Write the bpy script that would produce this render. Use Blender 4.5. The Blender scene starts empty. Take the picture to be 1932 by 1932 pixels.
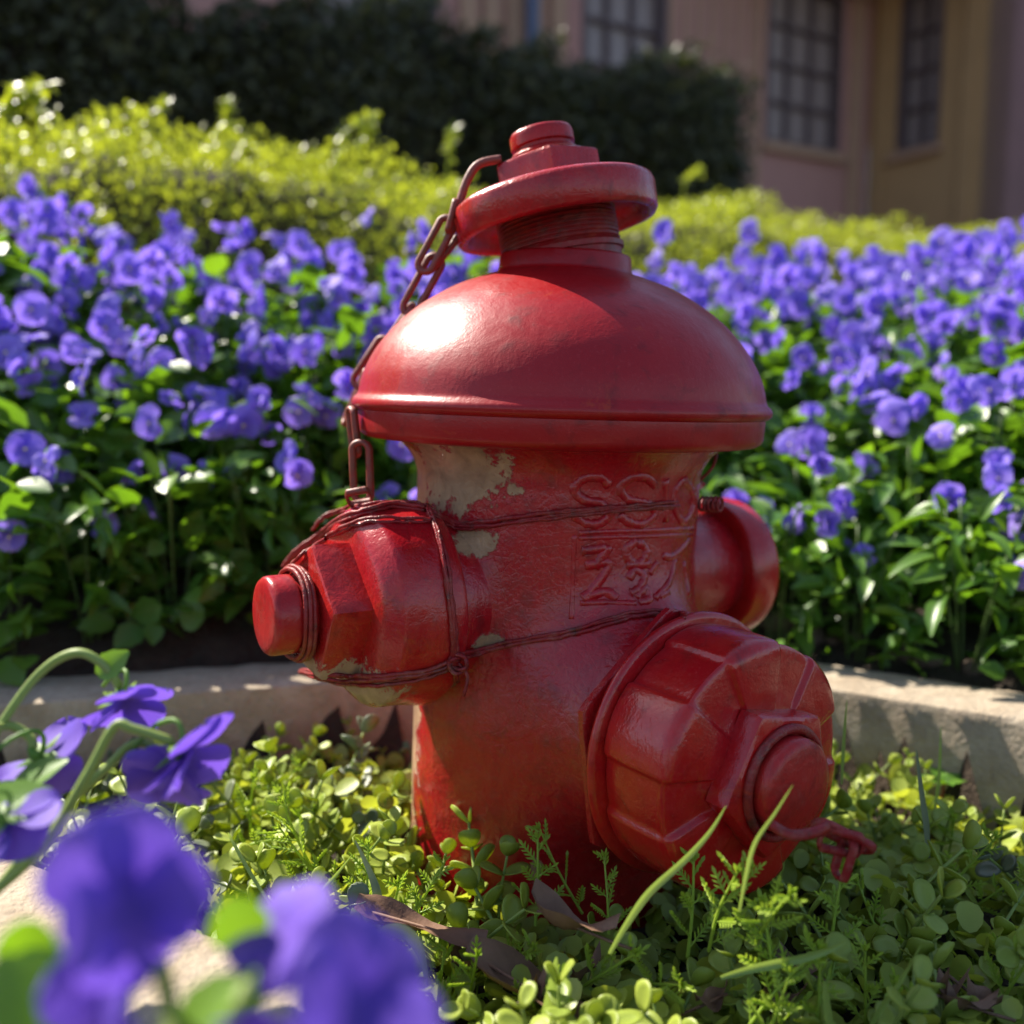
import bpy, math, random
import numpy as np
from mathutils import Vector, Matrix, Euler
from mathutils.bvhtree import BVHTree

R = math.radians
rng = np.random.RandomState(11)
random.seed(11)
scene = bpy.context.scene
COL = scene.collection

# ------------------------------------------------------------------ camera, world, sun, exposure
CAM = Vector((-0.024, -0.70, 0.36)); PITCH = R(7.0); FOC = 0.95
cam_d = bpy.data.cameras.new('camera'); cam = bpy.data.objects.new('camera', cam_d); COL.objects.link(cam)
cam.location = CAM; cam.rotation_euler = (R(90) - PITCH, 0, 0)
cam_d.sensor_width = 36; cam_d.lens = 36 * FOC; cam_d.clip_start = 0.01; cam_d.clip_end = 500
cam_d.dof.use_dof = True; cam_d.dof.focus_distance = 0.565; cam_d.dof.aperture_fstop = 3.8
scene.camera = cam

SUN = Vector((-0.56, 0.44, 0.70)).normalized()
world = bpy.data.worlds.new('World'); scene.world = world; world.use_nodes = True
wn = world.node_tree; bg = wn.nodes['Background']
sky = wn.nodes.new('ShaderNodeTexSky'); sky.sky_type = 'NISHITA'; sky.sun_disc = False
sky.sun_elevation = math.asin(SUN.z); sky.sun_rotation = math.atan2(SUN.x, SUN.y)
wn.links.new(sky.outputs[0], bg.inputs[0]); bg.inputs[1].default_value = 0.085
sun_d = bpy.data.lights.new('sun', 'SUN'); sun = bpy.data.objects.new('sun', sun_d); COL.objects.link(sun)
sun_d.energy = 4.6; sun_d.angle = R(0.55); sun_d.color = (1.0, 0.93, 0.80)
sun.rotation_euler = SUN.to_track_quat('Z', 'Y').to_euler(); sun.location = SUN * 20
scene.view_settings.view_transform = 'Standard'; scene.view_settings.look = 'None'
scene.view_settings.exposure = 1.45; scene.view_settings.gamma = 1.0; scene.view_settings.use_curve_mapping = False

# ------------------------------------------------------------------ measuring helpers (photo pixels, 1932 wide)
def ray(px, py):
    x = (px - 966) / 1932 / FOC; y = -(py - 966) / 1932 / FOC
    c, s = math.cos(PITCH), math.sin(PITCH)
    return Vector((x, c + y * s, -s + y * c))
def at(px, py, d):
    """world point seen at that pixel, d metres ahead of the camera along y"""
    v = ray(px, py); return CAM + v * (d / v.y)
def on_z(px, py, z):
    v = ray(px, py); return CAM + v * ((z - CAM.z) / v.z)
def proj(p):
    q = Vector(p) - CAM; c, s = math.cos(PITCH), math.sin(PITCH)
    z = q.y * c - q.z * s; y = q.y * s + q.z * c
    if z < 0.02: return (9e9, 9e9)
    return (966 + q.x / z * FOC * 1932, 966 - y / z * FOC * 1932)

# ------------------------------------------------------------------ object helpers
def link(o, parent=None):
    COL.objects.link(o)
    if parent is not None: o.parent = parent
    return o
def tag(o, label=None, cat=None, group=None, kind=None):
    if label: o['label'] = label
    if cat: o['category'] = cat
    if group: o['group'] = group
    if kind: o['kind'] = kind
    return o
def empty(name, loc=(0, 0, 0), rot=(0, 0, 0)):
    o = bpy.data.objects.new(name, None); o.empty_display_size = 0.05
    o.location = loc; o.rotation_euler = rot
    return link(o)
def mesh(name, V, F, mat=None, smooth=True):
    me = bpy.data.meshes.new(name)
    V = [tuple(v) for v in V] if not isinstance(V, np.ndarray) else V.tolist()
    F = F.tolist() if isinstance(F, np.ndarray) else F
    me.from_pydata(V, [], F); me.validate()
    if smooth and len(me.polygons): me.polygons.foreach_set('use_smooth', [True] * len(me.polygons))
    if mat: me.materials.append(mat)
    return me
def obj(name, me, parent=None, mat4=None):
    o = bpy.data.objects.new(name, me)
    if mat4 is not None: o.matrix_local = mat4
    return link(o, parent)
class MB:
    def __init__(s): s.V = []; s.F = []
    def add(s, V, F):
        b = len(s.V); s.V.extend([tuple(v) for v in V]); s.F.extend([tuple(i + b for i in f) for f in F]); return s
    def box(s, lo, hi, M=None):
        V = [Vector((x, y, z)) for z in (lo[2], hi[2]) for y in (lo[1], hi[1]) for x in (lo[0], hi[0])]
        if M: V = [M @ v for v in V]
        return s.add(V, [(0, 2, 3, 1), (4, 5, 7, 6), (0, 1, 5, 4), (2, 6, 7, 3), (0, 4, 6, 2), (1, 3, 7, 5)])
    def tube(s, P, r, n=8, caps=True, closed=False):
        P = [Vector(p) for p in P]; m = len(P)
        rr = r if hasattr(r, '__len__') else [r] * m
        T = []
        for i in range(m):
            a = P[(i - 1) % m] if (closed or i) else P[0]; b = P[(i + 1) % m] if (closed or i < m - 1) else P[-1]
            t = (b - a); T.append(t.normalized() if t.length > 1e-9 else Vector((0, 0, 1)))
        u = T[0].orthogonal().normalized(); V = []
        for i in range(m):
            u = (u - T[i] * u.dot(T[i])); u = u.normalized() if u.length > 1e-6 else T[i].orthogonal().normalized()
            w = T[i].cross(u)
            for k in range(n):
                a = 2 * math.pi * k / n; V.append(P[i] + (u * math.cos(a) + w * math.sin(a)) * rr[i])
        F = []
        for i in range(m if closed else m - 1):
            j = (i + 1) % m
            for k in range(n):
                F.append((i * n + k, i * n + (k + 1) % n, j * n + (k + 1) % n, j * n + k))
        if caps and not closed:
            F.append(tuple(range(n))[::-1]); F.append(tuple((m - 1) * n + k for k in range(n)))
        return s.add(V, F)
    def lathe(s, prof, O, A, n=64, mod=None, cap0=False, cap1=True):
        """prof: (distance along axis, radius); mod(phi, r, a) -> r"""
        O = Vector(O); A = Vector(A).normalized()
        u = Vector((0, 0, 1)) if abs(A.z) < 0.9 else Vector((1, 0, 0))
        u = (u - A * u.dot(A)).normalized(); w = A.cross(u); V = []
        for (a, r) in prof:
            for k in range(n):
                ph = 2 * math.pi * k / n; rr = mod(ph, r, a) if mod else r
                V.append(O + A * a + (u * math.cos(ph) + w * math.sin(ph)) * rr)
        F = []
        for i in range(len(prof) - 1):
            for k in range(n):
                F.append((i * n + k, i * n + (k + 1) % n, (i + 1) * n + (k + 1) % n, (i + 1) * n + k))
        if cap0: F.append(tuple(range(n))[::-1])
        if cap1: F.append(tuple((len(prof) - 1) * n + k for k in range(n)))
        return s.add(V, F)
    def mesh(s, name, mat, smooth=True, split=None):
        me = mesh(name, s.V, s.F, mat, smooth)
        if split is not None:
            try: me.set_sharp_from_angle(angle=R(split))
            except Exception: pass
        return me
    def build(s, name, mat, parent=None, smooth=True, split=None):
        return obj(name, s.mesh(name, mat, smooth, split), parent)
def smooth_prof(pts, k=6):
    """Catmull-Rom through the points"""
    out = []
    P = [pts[0]] + list(pts) + [pts[-1]]
    for i in range(1, len(P) - 2):
        for j in range(k):
            t = j / k; a, b, c, d = P[i - 1], P[i], P[i + 1], P[i + 2]
            out.append(tuple(0.5 * (2 * b[q] + (c[q] - a[q]) * t + (2 * a[q] - 5 * b[q] + 4 * c[q] - d[q]) * t * t + (3 * b[q] - a[q] - 3 * c[q] + d[q]) * t ** 3) for q in range(len(b))))
    out.append(tuple(pts[-1])); return out
def cr(pts, k=6): return [Vector(p) for p in smooth_prof([tuple(p) for p in pts], k)]
def frame(o, y, z):
    y = Vector(y).normalized(); z = Vector(z); z = z - y * z.dot(y)
    z = z.normalized() if z.length > 1e-6 else y.orthogonal().normalized(); x = y.cross(z)
    return Matrix(((x.x, y.x, z.x, o[0]), (x.y, y.y, z.y, o[1]), (x.z, y.z, z.z, o[2]), (0, 0, 0, 1)))
def scatter(name, tV, tF, mats, mat):
    """one mesh holding the template at many matrices (N,4,4)"""
    tV = np.asarray(tV, float); M = np.asarray(mats, float)
    V = np.einsum('nij,vj->nvi', M[:, :3, :3], tV) + M[:, None, :3, 3]
    n, v = len(M), len(tV); F = []
    off = (np.arange(n) * v)
    me = bpy.data.meshes.new(name)
    ks = np.array([len(f) for f in tF]); flat = np.concatenate([np.array(f) for f in tF])
    L = (flat[None, :] + off[:, None]).reshape(-1); cnt = np.tile(ks, n)
    me.vertices.add(n * v); me.vertices.foreach_set('co', V.reshape(-1))
    me.loops.add(len(L)); me.loops.foreach_set('vertex_index', L.astype(np.int32))
    me.polygons.add(len(cnt)); st = np.concatenate([[0], np.cumsum(cnt)[:-1]])
    me.polygons.foreach_set('loop_start', st.astype(np.int32)); me.polygons.foreach_set('loop_total', cnt.astype(np.int32))
    me.polygons.foreach_set('use_smooth', [True] * len(cnt))
    # a random value per copy, so the material can vary leaf by leaf
    at_ = me.attributes.new('leaf_random', 'FLOAT', 'POINT'); at_.data.foreach_set('value', np.repeat(rng.rand(n), v).astype(np.float32))
    me.update(calc_edges=True); me.validate(); me.materials.append(mat); return me
def rotm(n, y, z, s, p):
    M = np.zeros((n, 4, 4)); y = y / np.linalg.norm(y, axis=1)[:, None]
    z = z - y * (y * z).sum(1)[:, None]; z = z / (np.linalg.norm(z, axis=1)[:, None] + 1e-9); x = np.cross(y, z)
    s = np.asarray(s).reshape(-1, 1)
    M[:, :3, 0] = x * s; M[:, :3, 1] = y * s; M[:, :3, 2] = z * s; M[:, :3, 3] = p; M[:, 3, 3] = 1; return M

# ------------------------------------------------------------------ materials
def mat_new(name):
    m = bpy.data.materials.new(name); m.use_nodes = True; nt = m.node_tree
    return m, nt, nt.nodes['Principled BSDF']
class N:
    def __init__(s, nt): s.nt = nt
    def new(s, t, **kw):
        n = s.nt.nodes.new(t)
        for k, v in kw.items(): setattr(n, k, v)
        return n
    def l(s, a, b): s.nt.links.new(a, b)
    def noise(s, vec, scale, detail=4, rough=0.55, dist=0.0):
        n = s.new('ShaderNodeTexNoise'); n.inputs['Scale'].default_value = scale; n.inputs['Detail'].default_value = detail
        n.inputs['Roughness'].default_value = rough; n.inputs['Distortion'].default_value = dist
        if vec is not None: s.l(vec, n.inputs['Vector'])
        return n.outputs[0]
    def ramp(s, fac, a, b, ca=(0, 0, 0, 1), cb=(1, 1, 1, 1)):
        r = s.new('ShaderNodeValToRGB'); e = r.color_ramp.elements
        e[0].position = a; e[1].position = b; e[0].color = ca; e[1].color = cb; s.l(fac, r.inputs[0]); return r.outputs[0]
    def mix(s, fac, a, b, mode='MIX'):
        m = s.new('ShaderNodeMix', data_type='RGBA', blend_type=mode)
        for sock, v in ((m.inputs[0], fac), (m.inputs[6], a), (m.inputs[7], b)):
            if hasattr(v, 'is_output'): s.l(v, sock)
            elif isinstance(v, (int, float)): sock.default_value = v
            else: sock.default_value = (*v[:3], 1)
        return m.outputs[2]
    def math(s, op, a, b=0.0, c=None):
        m = s.new('ShaderNodeMath', operation=op)
        for i, v in enumerate((a, b) if c is None else (a, b, c)):
            if hasattr(v, 'is_output'): s.l(v, m.inputs[i])
            else: m.inputs[i].default_value = v
        return m.outputs[0]
    def vmath(s, op, a, b):
        m = s.new('ShaderNodeVectorMath', operation=op)
        for i, v in enumerate((a, b)):
            if hasattr(v, 'is_output'): s.l(v, m.inputs[i])
            else: m.inputs[i].default_value = v
        return m.outputs[1] if op in ('LENGTH', 'DISTANCE', 'DOT_PRODUCT') else m.outputs[0]
    def coord(s): return s.new('ShaderNodeTexCoord').outputs['Object']
    def bump(s, h, strength, dist, normal=None):
        b = s.new('ShaderNodeBump'); b.inputs['Strength'].default_value = strength; b.inputs['Distance'].default_value = dist
        s.l(h, b.inputs['Height'])
        if normal is not None: s.l(normal, b.inputs['Normal'])
        return b.outputs[0]

def paint(name, base, alt, patches=(), wear=0.0, rough=0.36, bump=1.0, soil=0.0, coat=0.0):
    """weathered red enamel over pale primer; patches: (centre, size) where the paint has come off"""
    m, nt, p = mat_new(name); n = N(nt); co = n.coord()
    big = n.noise(co, 16, 5, 0.6, 0.6); mid = n.noise(co, 55, 5, 0.62, 0.4); fine = n.noise(co, 420, 3, 0.6); warp = n.noise(co, 70, 5, 0.65)
    col = n.mix(n.ramp(big, 0.42, 0.66), base, alt)
    dark = tuple(c * 0.55 for c in base)
    col = n.mix(n.ramp(mid, 0.55, 0.75), col, dark)
    col = n.mix(n.math('MULTIPLY', n.ramp(fine, 0.58, 0.72), 0.35), col, tuple(min(1, c * 1.3 + 0.03) for c in base))
    # orange over-spray, small islands
    orange = n.noise(co, 24, 6, 0.7, 1.2)
    col = n.mix(n.math('MULTIPLY', n.ramp(orange, 0.62, 0.70), 0.7), col, (0.36, 0.030, 0.006))
    grime = n.noise(co, 38, 7, 0.75, 1.6)
    col = n.mix(n.math('MULTIPLY', n.ramp(grime, 0.50, 0.66), min(1.0, soil * 3.2)), col, (0.085, 0.020, 0.014))
    bare = None
    wn_ = n.math('MULTIPLY', n.math('SUBTRACT', n.math('ADD', n.math('MULTIPLY', warp, 0.75), n.math('MULTIPLY', n.noise(co, 260, 4, 0.7), 0.25)), 0.5), 3.4); halo = None
    for c, sz in patches:
        d = n.vmath('LENGTH', n.vmath('DIVIDE', n.vmath('SUBTRACT', co, c), sz), (0, 0, 0))
        mk = n.ramp(n.math('ADD', d, wn_), 0.93, 0.99, (1, 1, 1, 1), (0, 0, 0, 1))
        bare = mk if bare is None else n.math('MAXIMUM', bare, mk)
        hk = n.ramp(n.math('MULTIPLY', n.math('ADD', d, wn_), 0.5), 0.505, 0.550, (1, 1, 1, 1), (0, 0, 0, 1)); halo = hk if halo is None else n.math('MAXIMUM', halo, hk)
    if wear:
        chips = n.noise(co, 85, 6, 0.72, 0.8)
        mk = n.ramp(chips, 0.66 - wear, 0.68 - wear)
        bare = mk if bare is None else n.math('MAXIMUM', bare, mk)
    prim = n.mix(n.ramp(mid, 0.35, 0.7), (0.42, 0.25, 0.14), (0.24, 0.135, 0.075))
    rgh = n.math('ADD', n.math('MULTIPLY', mid, 0.34), rough - 0.15)
    h = n.math('ADD', n.math('MULTIPLY', mid, 0.9), n.math('MULTIPLY', fine, 0.22))
    if soil:
        dust = n.ramp(n.noise(co, 140, 5, 0.7), 0.5, 0.75)
        col = n.mix(n.math('MULTIPLY', dust, soil), col, (0.30, 0.22, 0.17))
    if halo is not None: col = n.mix(n.math('MULTIPLY', halo, 0.75), col, (0.40, 0.065, 0.05)); h = n.math('ADD', h, n.math('MULTIPLY', halo, 0.35))
    if bare is not None:
        col = n.mix(bare, col, prim); rgh = n.math('MAXIMUM', rgh, n.math('MULTIPLY', bare, 0.8))
        h = n.math('SUBTRACT', h, n.math('MULTIPLY', bare, 0.6))
    # brush drips run downwards
    sep = n.new('ShaderNodeMapping'); sep.inputs['Scale'].default_value = (1, 1, 0.12); n.l(co, sep.inputs[0])
    h = n.math('ADD', h, n.math('MULTIPLY', n.noise(sep.outputs[0], 90, 3, 0.5), 0.5))
    n.l(col, p.inputs['Base Color']); n.l(rgh, p.inputs['Roughness'])
    p.inputs['Specular IOR Level'].default_value = 0.34
    crack = n.new('ShaderNodeTexVoronoi', feature='DISTANCE_TO_EDGE'); crack.inputs['Scale'].default_value = 120; n.l(n.vmath('ADD', co, n.vmath('MULTIPLY', n.new('ShaderNodeTexNoise').outputs['Color'], (0.012, 0.012, 0.012))), crack.inputs['Vector'])
    h = n.math('ADD', h, n.math('MULTIPLY', n.ramp(crack.outputs['Distance'], 0.0, 0.06), 0.04 * bump))
    p.inputs['Coat Weight'].default_value = coat; p.inputs['Coat Roughness'].default_value = 0.12
    nb = n.bump(h, 0.55 * bump, 0.0018); n.l(nb, p.inputs['Normal']); n.l(nb, p.inputs['Coat Normal']); return m

def leafy(name, c1, c2, trans, tfac=0.4, rough=0.42, attr=True, vein=False, spec=0.5, bump=None):
    m, nt, p = mat_new(name); n = N(nt)
    if attr:
        a = n.new('ShaderNodeAttribute'); a.attribute_name = 'leaf_random'; f = a.outputs['Fac']
    else: f = n.new('ShaderNodeObjectInfo').outputs['Random']
    co = n.coord(); nz = n.noise(co, 160, 3, 0.6)
    f2 = n.math('ADD', n.math('MULTIPLY', f, 0.75), n.math('MULTIPLY', nz, 0.25))
    col = n.mix(f2, c1, c2)
    tc = n.mix(f2, trans, tuple(x * 0.72 for x in trans))
    n.l(col, p.inputs['Base Color']); p.inputs['Roughness'].default_value = rough; p.inputs['Specular IOR Level'].default_value = spec
    b = n.bump(n.noise(co, 900, 2, 0.5), 0.25, 0.0006); n.l(b, p.inputs['Normal'])
    t = n.new('ShaderNodeBsdfTranslucent'); n.l(tc, t.inputs[0])
    mx = n.new('ShaderNodeMixShader'); mx.inputs[0].default_value = tfac
    n.l(p.outputs[0], mx.inputs[1]); n.l(t.outputs[0], mx.inputs[2])
    n.l(mx.outputs[0], nt.nodes['Material Output'].inputs[0]); return m

def petal_mat(name, c1, c2, ce, ct):
    m, nt, p = mat_new(name); n = N(nt); co = n.coord()
    rnd = n.new('ShaderNodeObjectInfo').outputs['Random']
    r = n.vmath('LENGTH', co, (0, 0, 0))
    col = n.mix(rnd, c1, c2)
    edge = n.ramp(r, 0.008, 0.024); col = n.mix(n.math('MULTIPLY', edge, 0.40), col, ce)
    sep = n.new('ShaderNodeSeparateXYZ'); n.l(co, sep.inputs[0])
    ang = n.math('ARCTAN2', sep.outputs[0], sep.outputs[1])
    vein = n.ramp(n.math('SINE', n.math('MULTIPLY', ang, 34)), 0.55, 0.95)
    inner = n.ramp(r, 0.004, 0.013, (1, 1, 1, 1), (0, 0, 0, 1))
    col = n.mix(n.math('MULTIPLY', n.math('MULTIPLY', vein, inner), 0.8), col, (0.03, 0.008, 0.16))
    n.l(col, p.inputs['Base Color']); p.inputs['Roughness'].default_value = 0.6; p.inputs['Specular IOR Level'].default_value = 0.25
    t = n.new('ShaderNodeBsdfTranslucent'); n.l(n.mix(0.5, col, ct), t.inputs[0])
    mx = n.new('ShaderNodeMixShader'); mx.inputs[0].default_value = 0.42
    n.l(p.outputs[0], mx.inputs[1]); n.l(t.outputs[0], mx.inputs[2]); n.l(mx.outputs[0], nt.nodes['Material Output'].inputs[0]); return m

def plain(name, c1, c2, scale, rough=0.8, bump=0.3, bdist=0.002, metal=0.0, detail=6, fine=0):
    m, nt, p = mat_new(name); n = N(nt); co = n.coord()
    a = n.noise(co, scale, detail, 0.65); col = n.mix(n.ramp(a, 0.3, 0.7), c1, c2)
    if fine:
        b = n.noise(co, fine, 3, 0.7); col = n.mix(n.math('MULTIPLY', n.ramp(b, 0.5, 0.7), 0.5), col, tuple(c * 0.5 for c in c1))
        a = n.math('ADD', a, n.math('MULTIPLY', b, 0.5))
    n.l(col, p.inputs['Base Color']); p.inputs['Roughness'].default_value = rough; p.inputs['Metallic'].default_value = metal
    n.l(n.bump(a, bump, bdist), p.inputs['Normal']); return m

RED = (0.35, 0.0035, 0.0100); RED2 = (0.50, 0.022, 0.020)
M = {}
M['bonnet'] = paint('red_bonnet_paint', (0.29, 0.0022, 0.0055), (0.33, 0.0035, 0.0055), wear=0, rough=0.38, bump=0.50, coat=0.12)
M['barrel'] = paint('red_barrel_paint', RED, (0.36, 0.010, 0.011), rough=0.25, bump=1.3, soil=0.09, coat=0.35, wear=-0.075, patches=[
    ((-0.073, -0.068, 0.306), (0.052, 0.052, 0.024)), ((-0.098, -0.02, 0.285), (0.02, 0.03, 0.04)), ((-0.055, -0.084, 0.264), (0.013, 0.013, 0.010)),
    ((-0.045, -0.09, 0.20), (0.012, 0.016, 0.006)), ((-0.10, -0.005, 0.10), (0.022, 0.030, 0.085)), ((0.085, -0.06, 0.05), (0.012, 0.012, 0.03)), ((-0.01, -0.10, 0.05), (0.004, 0.01, 0.010))])
M['cap'] = paint('red_cap_paint', (0.34, 0.0042, 0.0095), (0.40, 0.014, 0.009), rough=0.26, bump=0.95, soil=0.07, coat=0.25, wear=-0.10, patches=[
    ((-0.125, -0.105, 0.176), (0.034, 0.034, 0.016)), ((-0.165, -0.112, 0.184), (0.022, 0.022, 0.014)), ((-0.105, -0.075, 0.176), (0.03, 0.035, 0.012)),
    ((-0.183, -0.118, 0.212), (0.012, 0.012, 0.008))])
M['pump'] = paint('red_pumper_paint', (0.37, 0.0042, 0.0075), (0.43, 0.014, 0.008), rough=0.20, bump=0.75, soil=0.05, coat=0.35, wear=-0.12, patches=[
    ((0.02, -0.19, 0.085), (0.03, 0.03, 0.012))])
M['thread'] = paint('worn_thread', (0.26, 0.008, 0.010), (0.20, 0.05, 0.035), rough=0.45, bump=0.6, soil=0.30, wear=-0.04)
M['cord'] = paint('red_cord_paint', (0.22, 0.004, 0.009), (0.24, 0.022, 0.014), rough=0.42, bump=2.0, soil=0.30)
M['chain'] = plain('rusty_red_chain', (0.24, 0.018, 0.014), (0.12, 0.045, 0.024), 120, 0.5, 0.6, 0.001)
M['nubpaint'] = paint('red_nub_paint', (0.32, 0.005, 0.010), (0.38, 0.018, 0.014), rough=0.28, bump=0.7, soil=0.1)
M['kerb'] = plain('kerb_concrete', (0.41, 0.34, 0.255), (0.27, 0.205, 0.14), 34, 0.92, 0.9, 0.005, fine=220)
M['soil'] = plain('dark_soil', (0.065, 0.043, 0.028), (0.025, 0.017, 0.011), 30, 0.95, 1.0, 0.02, fine=200)
M['stone'] = plain('brown_stone', (0.15, 0.10, 0.075), (0.07, 0.05, 0.038), 40, 0.9, 0.7, 0.004, fine=220)
M['petal'] = petal_mat('violet_petal', (0.17, 0.11, 0.66), (0.42, 0.29, 0.88), (0.47, 0.39, 0.90), (0.26, 0.13, 0.90))
M['petal_deep'] = petal_mat('deep_violet_petal', (0.13, 0.065, 0.47), (0.21, 0.11, 0.58), (0.28, 0.18, 0.70), (0.17, 0.065, 0.68))
M['eye'] = plain('yellow_eye', (0.75, 0.55, 0.12), (0.7, 0.62, 0.35), 500, 0.7, 0.1)
M['calyx'] = leafy('calyx_green', (0.10, 0.22, 0.03), (0.16, 0.30, 0.05), (0.35, 0.55, 0.08), 0.35, 0.5, attr=False)
M['viola'] = leafy('viola_leaf', (0.050, 0.135, 0.018), (0.12, 0.22, 0.030), (0.22, 0.45, 0.014), 0.34, 0.34, attr=True)
M['viola_leaf_part'] = leafy('viola_upper_leaf', (0.07, 0.17, 0.022), (0.17, 0.30, 0.040), (0.30, 0.56, 0.015), 0.36, 0.34, attr=False)
M['round'] = leafy('round_leaf', (0.25, 0.32, 0.055), (0.38, 0.45, 0.075), (0.62, 0.68, 0.05), 0.40, 0.42, attr=True)
M['round_part'] = leafy('round_leaf_single', (0.23, 0.31, 0.055), (0.40, 0.47, 0.075), (0.62, 0.70, 0.05), 0.40, 0.42, attr=False)
M['round_old'] = leafy('faded_round_leaf', (0.12, 0.15, 0.085), (0.19, 0.22, 0.13), (0.22, 0.28, 0.10), 0.2, 0.38, attr=False)
M['fern'] = leafy('ferny_leaf', (0.24, 0.36, 0.04), (0.38, 0.50, 0.06), (0.55, 0.72, 0.05), 0.35, 0.5, attr=False)
M['grass'] = leafy('grass_blade', (0.20, 0.30, 0.06), (0.27, 0.36, 0.09), (0.45, 0.6, 0.10), 0.35, 0.45, attr=False)
M['plant_stem'] = leafy('dark_green_stem', (0.06, 0.11, 0.025), (0.09, 0.15, 0.03), (0.2, 0.3, 0.05), 0.15, 0.5, attr=False)
M['stem'] = leafy('green_stem', (0.20, 0.28, 0.06), (0.28, 0.36, 0.08), (0.4, 0.5, 0.1), 0.2, 0.5, attr=False)
M['dry'] = plain('dry_leaf', (0.20, 0.105, 0.06), (0.12, 0.06, 0.035), 60, 0.7, 0.5, 0.002)
M['hedge_gold'] = leafy('golden_hedge_leaf', (0.27, 0.33, 0.030), (0.50, 0.49, 0.06), (0.56, 0.63, 0.03), 0.46, 0.35, attr=True)
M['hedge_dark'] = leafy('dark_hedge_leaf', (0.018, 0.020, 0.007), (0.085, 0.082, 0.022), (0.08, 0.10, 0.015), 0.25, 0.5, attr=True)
M['hedge_core'] = plain('hedge_core_dark', (0.05, 0.035, 0.02), (0.025, 0.018, 0.01), 60, 0.95, 0.5, 0.003)  # dark colour for the light-blocking core added inside the hedges
M['wall_pink'] = plain('pink_stucco', (0.47, 0.235, 0.20), (0.42, 0.21, 0.18), 5, 0.9, 0.2, 0.003, fine=120)
M['wall_tan'] = plain('tan_stucco', (0.49, 0.285, 0.13), (0.43, 0.25, 0.115), 5, 0.9, 0.2, 0.003, fine=120)
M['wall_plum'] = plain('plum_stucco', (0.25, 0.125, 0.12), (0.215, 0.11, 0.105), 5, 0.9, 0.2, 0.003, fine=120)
M['trim'] = plain('cream_trim', (0.45, 0.265, 0.17), (0.40, 0.235, 0.155), 8, 0.85, 0.15, 0.002)
M['bars'] = plain('dark_glazing_bar', (0.13, 0.085, 0.088), (0.10, 0.065, 0.068), 20, 0.6, 0.1)
M['blue'] = plain('slate_blue_paint', (0.10, 0.11, 0.17), (0.08, 0.09, 0.14), 12, 0.45, 0.1)
m, nt, p = mat_new('frosted_pane'); p.inputs['Base Color'].default_value = (0.30, 0.225, 0.21, 1); p.inputs['Roughness'].default_value = 0.35; M['pane'] = m

# ------------------------------------------------------------------ ground and kerb
KB = [(-0.80, 0.00), (-0.62, 0.040), (-0.45, 0.080), (-0.22, 0.135), (-0.08, 0.168), (0.06, 0.196), (0.145, 0.196), (0.235, 0.138), (0.375, 0.048), (0.52, -0.055), (0.74, -0.22), (0.95, -0.50)]
KF = [(-0.80, 0.00), (-0.62, -0.035), (-0.285, -0.193), (-0.14, -0.280), (0.012, -0.395), (0.2, -0.56), (0.5, -0.78)]
PIT = np.array(KB + [(0.9, -1.2), (0.7, -1.0)] + KF[::-1][:-1])
def seg_dist(P, poly):
    P = np.asarray(P, float); best = np.full(len(P), 9e9)
    for a, b in zip(poly[:-1], poly[1:]):
        a = np.array(a); b = np.array(b); ab = b - a
        t = np.clip(((P - a) @ ab) / (ab @ ab), 0, 1)
        best = np.minimum(best, np.linalg.norm(P - (a + t[:, None] * ab), axis=1))
    return best
def inside(P, poly):
    P = np.asarray(P, float); r = np.zeros(len(P), bool); n = len(poly)
    for i in range(n):
        x1, y1 = poly[i]; x2, y2 = poly[(i + 1) % n]
        c = ((y1 > P[:, 1]) != (y2 > P[:, 1])) & (P[:, 0] < (x2 - x1) * (P[:, 1] - y1) / (y2 - y1 + 1e-12) + x1)
        r ^= c
    return r
def sstep(a, b, x):
    t = np.clip((x - a) / (b - a), 0, 1); return t * t * (3 - 2 * t)
HB, HG = -0.62, 0.52      # direction of the hedges' lines: y rises .52/.855 per x
def ground_h(P):
    P = np.asarray(P, float); ins = inside(P, PIT)
    db = seg_dist(P, KB); df = seg_dist(P, KF)
    b = np.maximum(db - 0.09, 0)
    rt = sstep(-0.05, 0.35, P[:, 0])
    hb = 0.088 + (0.50 - 0.13 * rt) * np.minimum(b, 0.55) + 0.10 * np.clip(b - 0.55, 0, 2.2)
    w = sstep(-0.45, 0.0, P[:, 1])
    h = 0.080 + (hb - 0.080) * w
    h = np.where(df < db - 0.03, 0.074, h)
    h = np.where(ins, 0.0, h)
    return h
def gz(x, y): return float(ground_h([(x, y)])[0])

g1 = np.linspace(-1, 1, 260)
ax = np.sign(g1) * (np.abs(g1) * 1.6 + (np.exp(np.abs(g1) ** 4 * 4.2) - 1) * 1.2)
gx, gy = np.meshgrid(ax, ax + 0.35); GP = np.stack([gx.ravel(), gy.ravel()], 1)
hz = ground_h(GP); far = np.linalg.norm(GP, axis=1)
bumps = 0.006 * np.sin(GP[:, 0] * 71 + 2 * np.sin(GP[:, 1] * 43)) * np.sin(GP[:, 1] * 83) + 0.004 * (rng.rand(len(GP)) - 0.5)
hz = hz + bumps * (far < 4)
ng = len(ax); idx = np.arange(ng * ng).reshape(ng, ng)
F = np.stack([idx[:-1, :-1].ravel(), idx[:-1, 1:].ravel(), idx[1:, 1:].ravel(), idx[1:, :-1].ravel()], 1)
ground = obj('ground', mesh('ground', np.column_stack([GP, hz]), F, M['soil'])); tag(ground, kind='structure')

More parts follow.
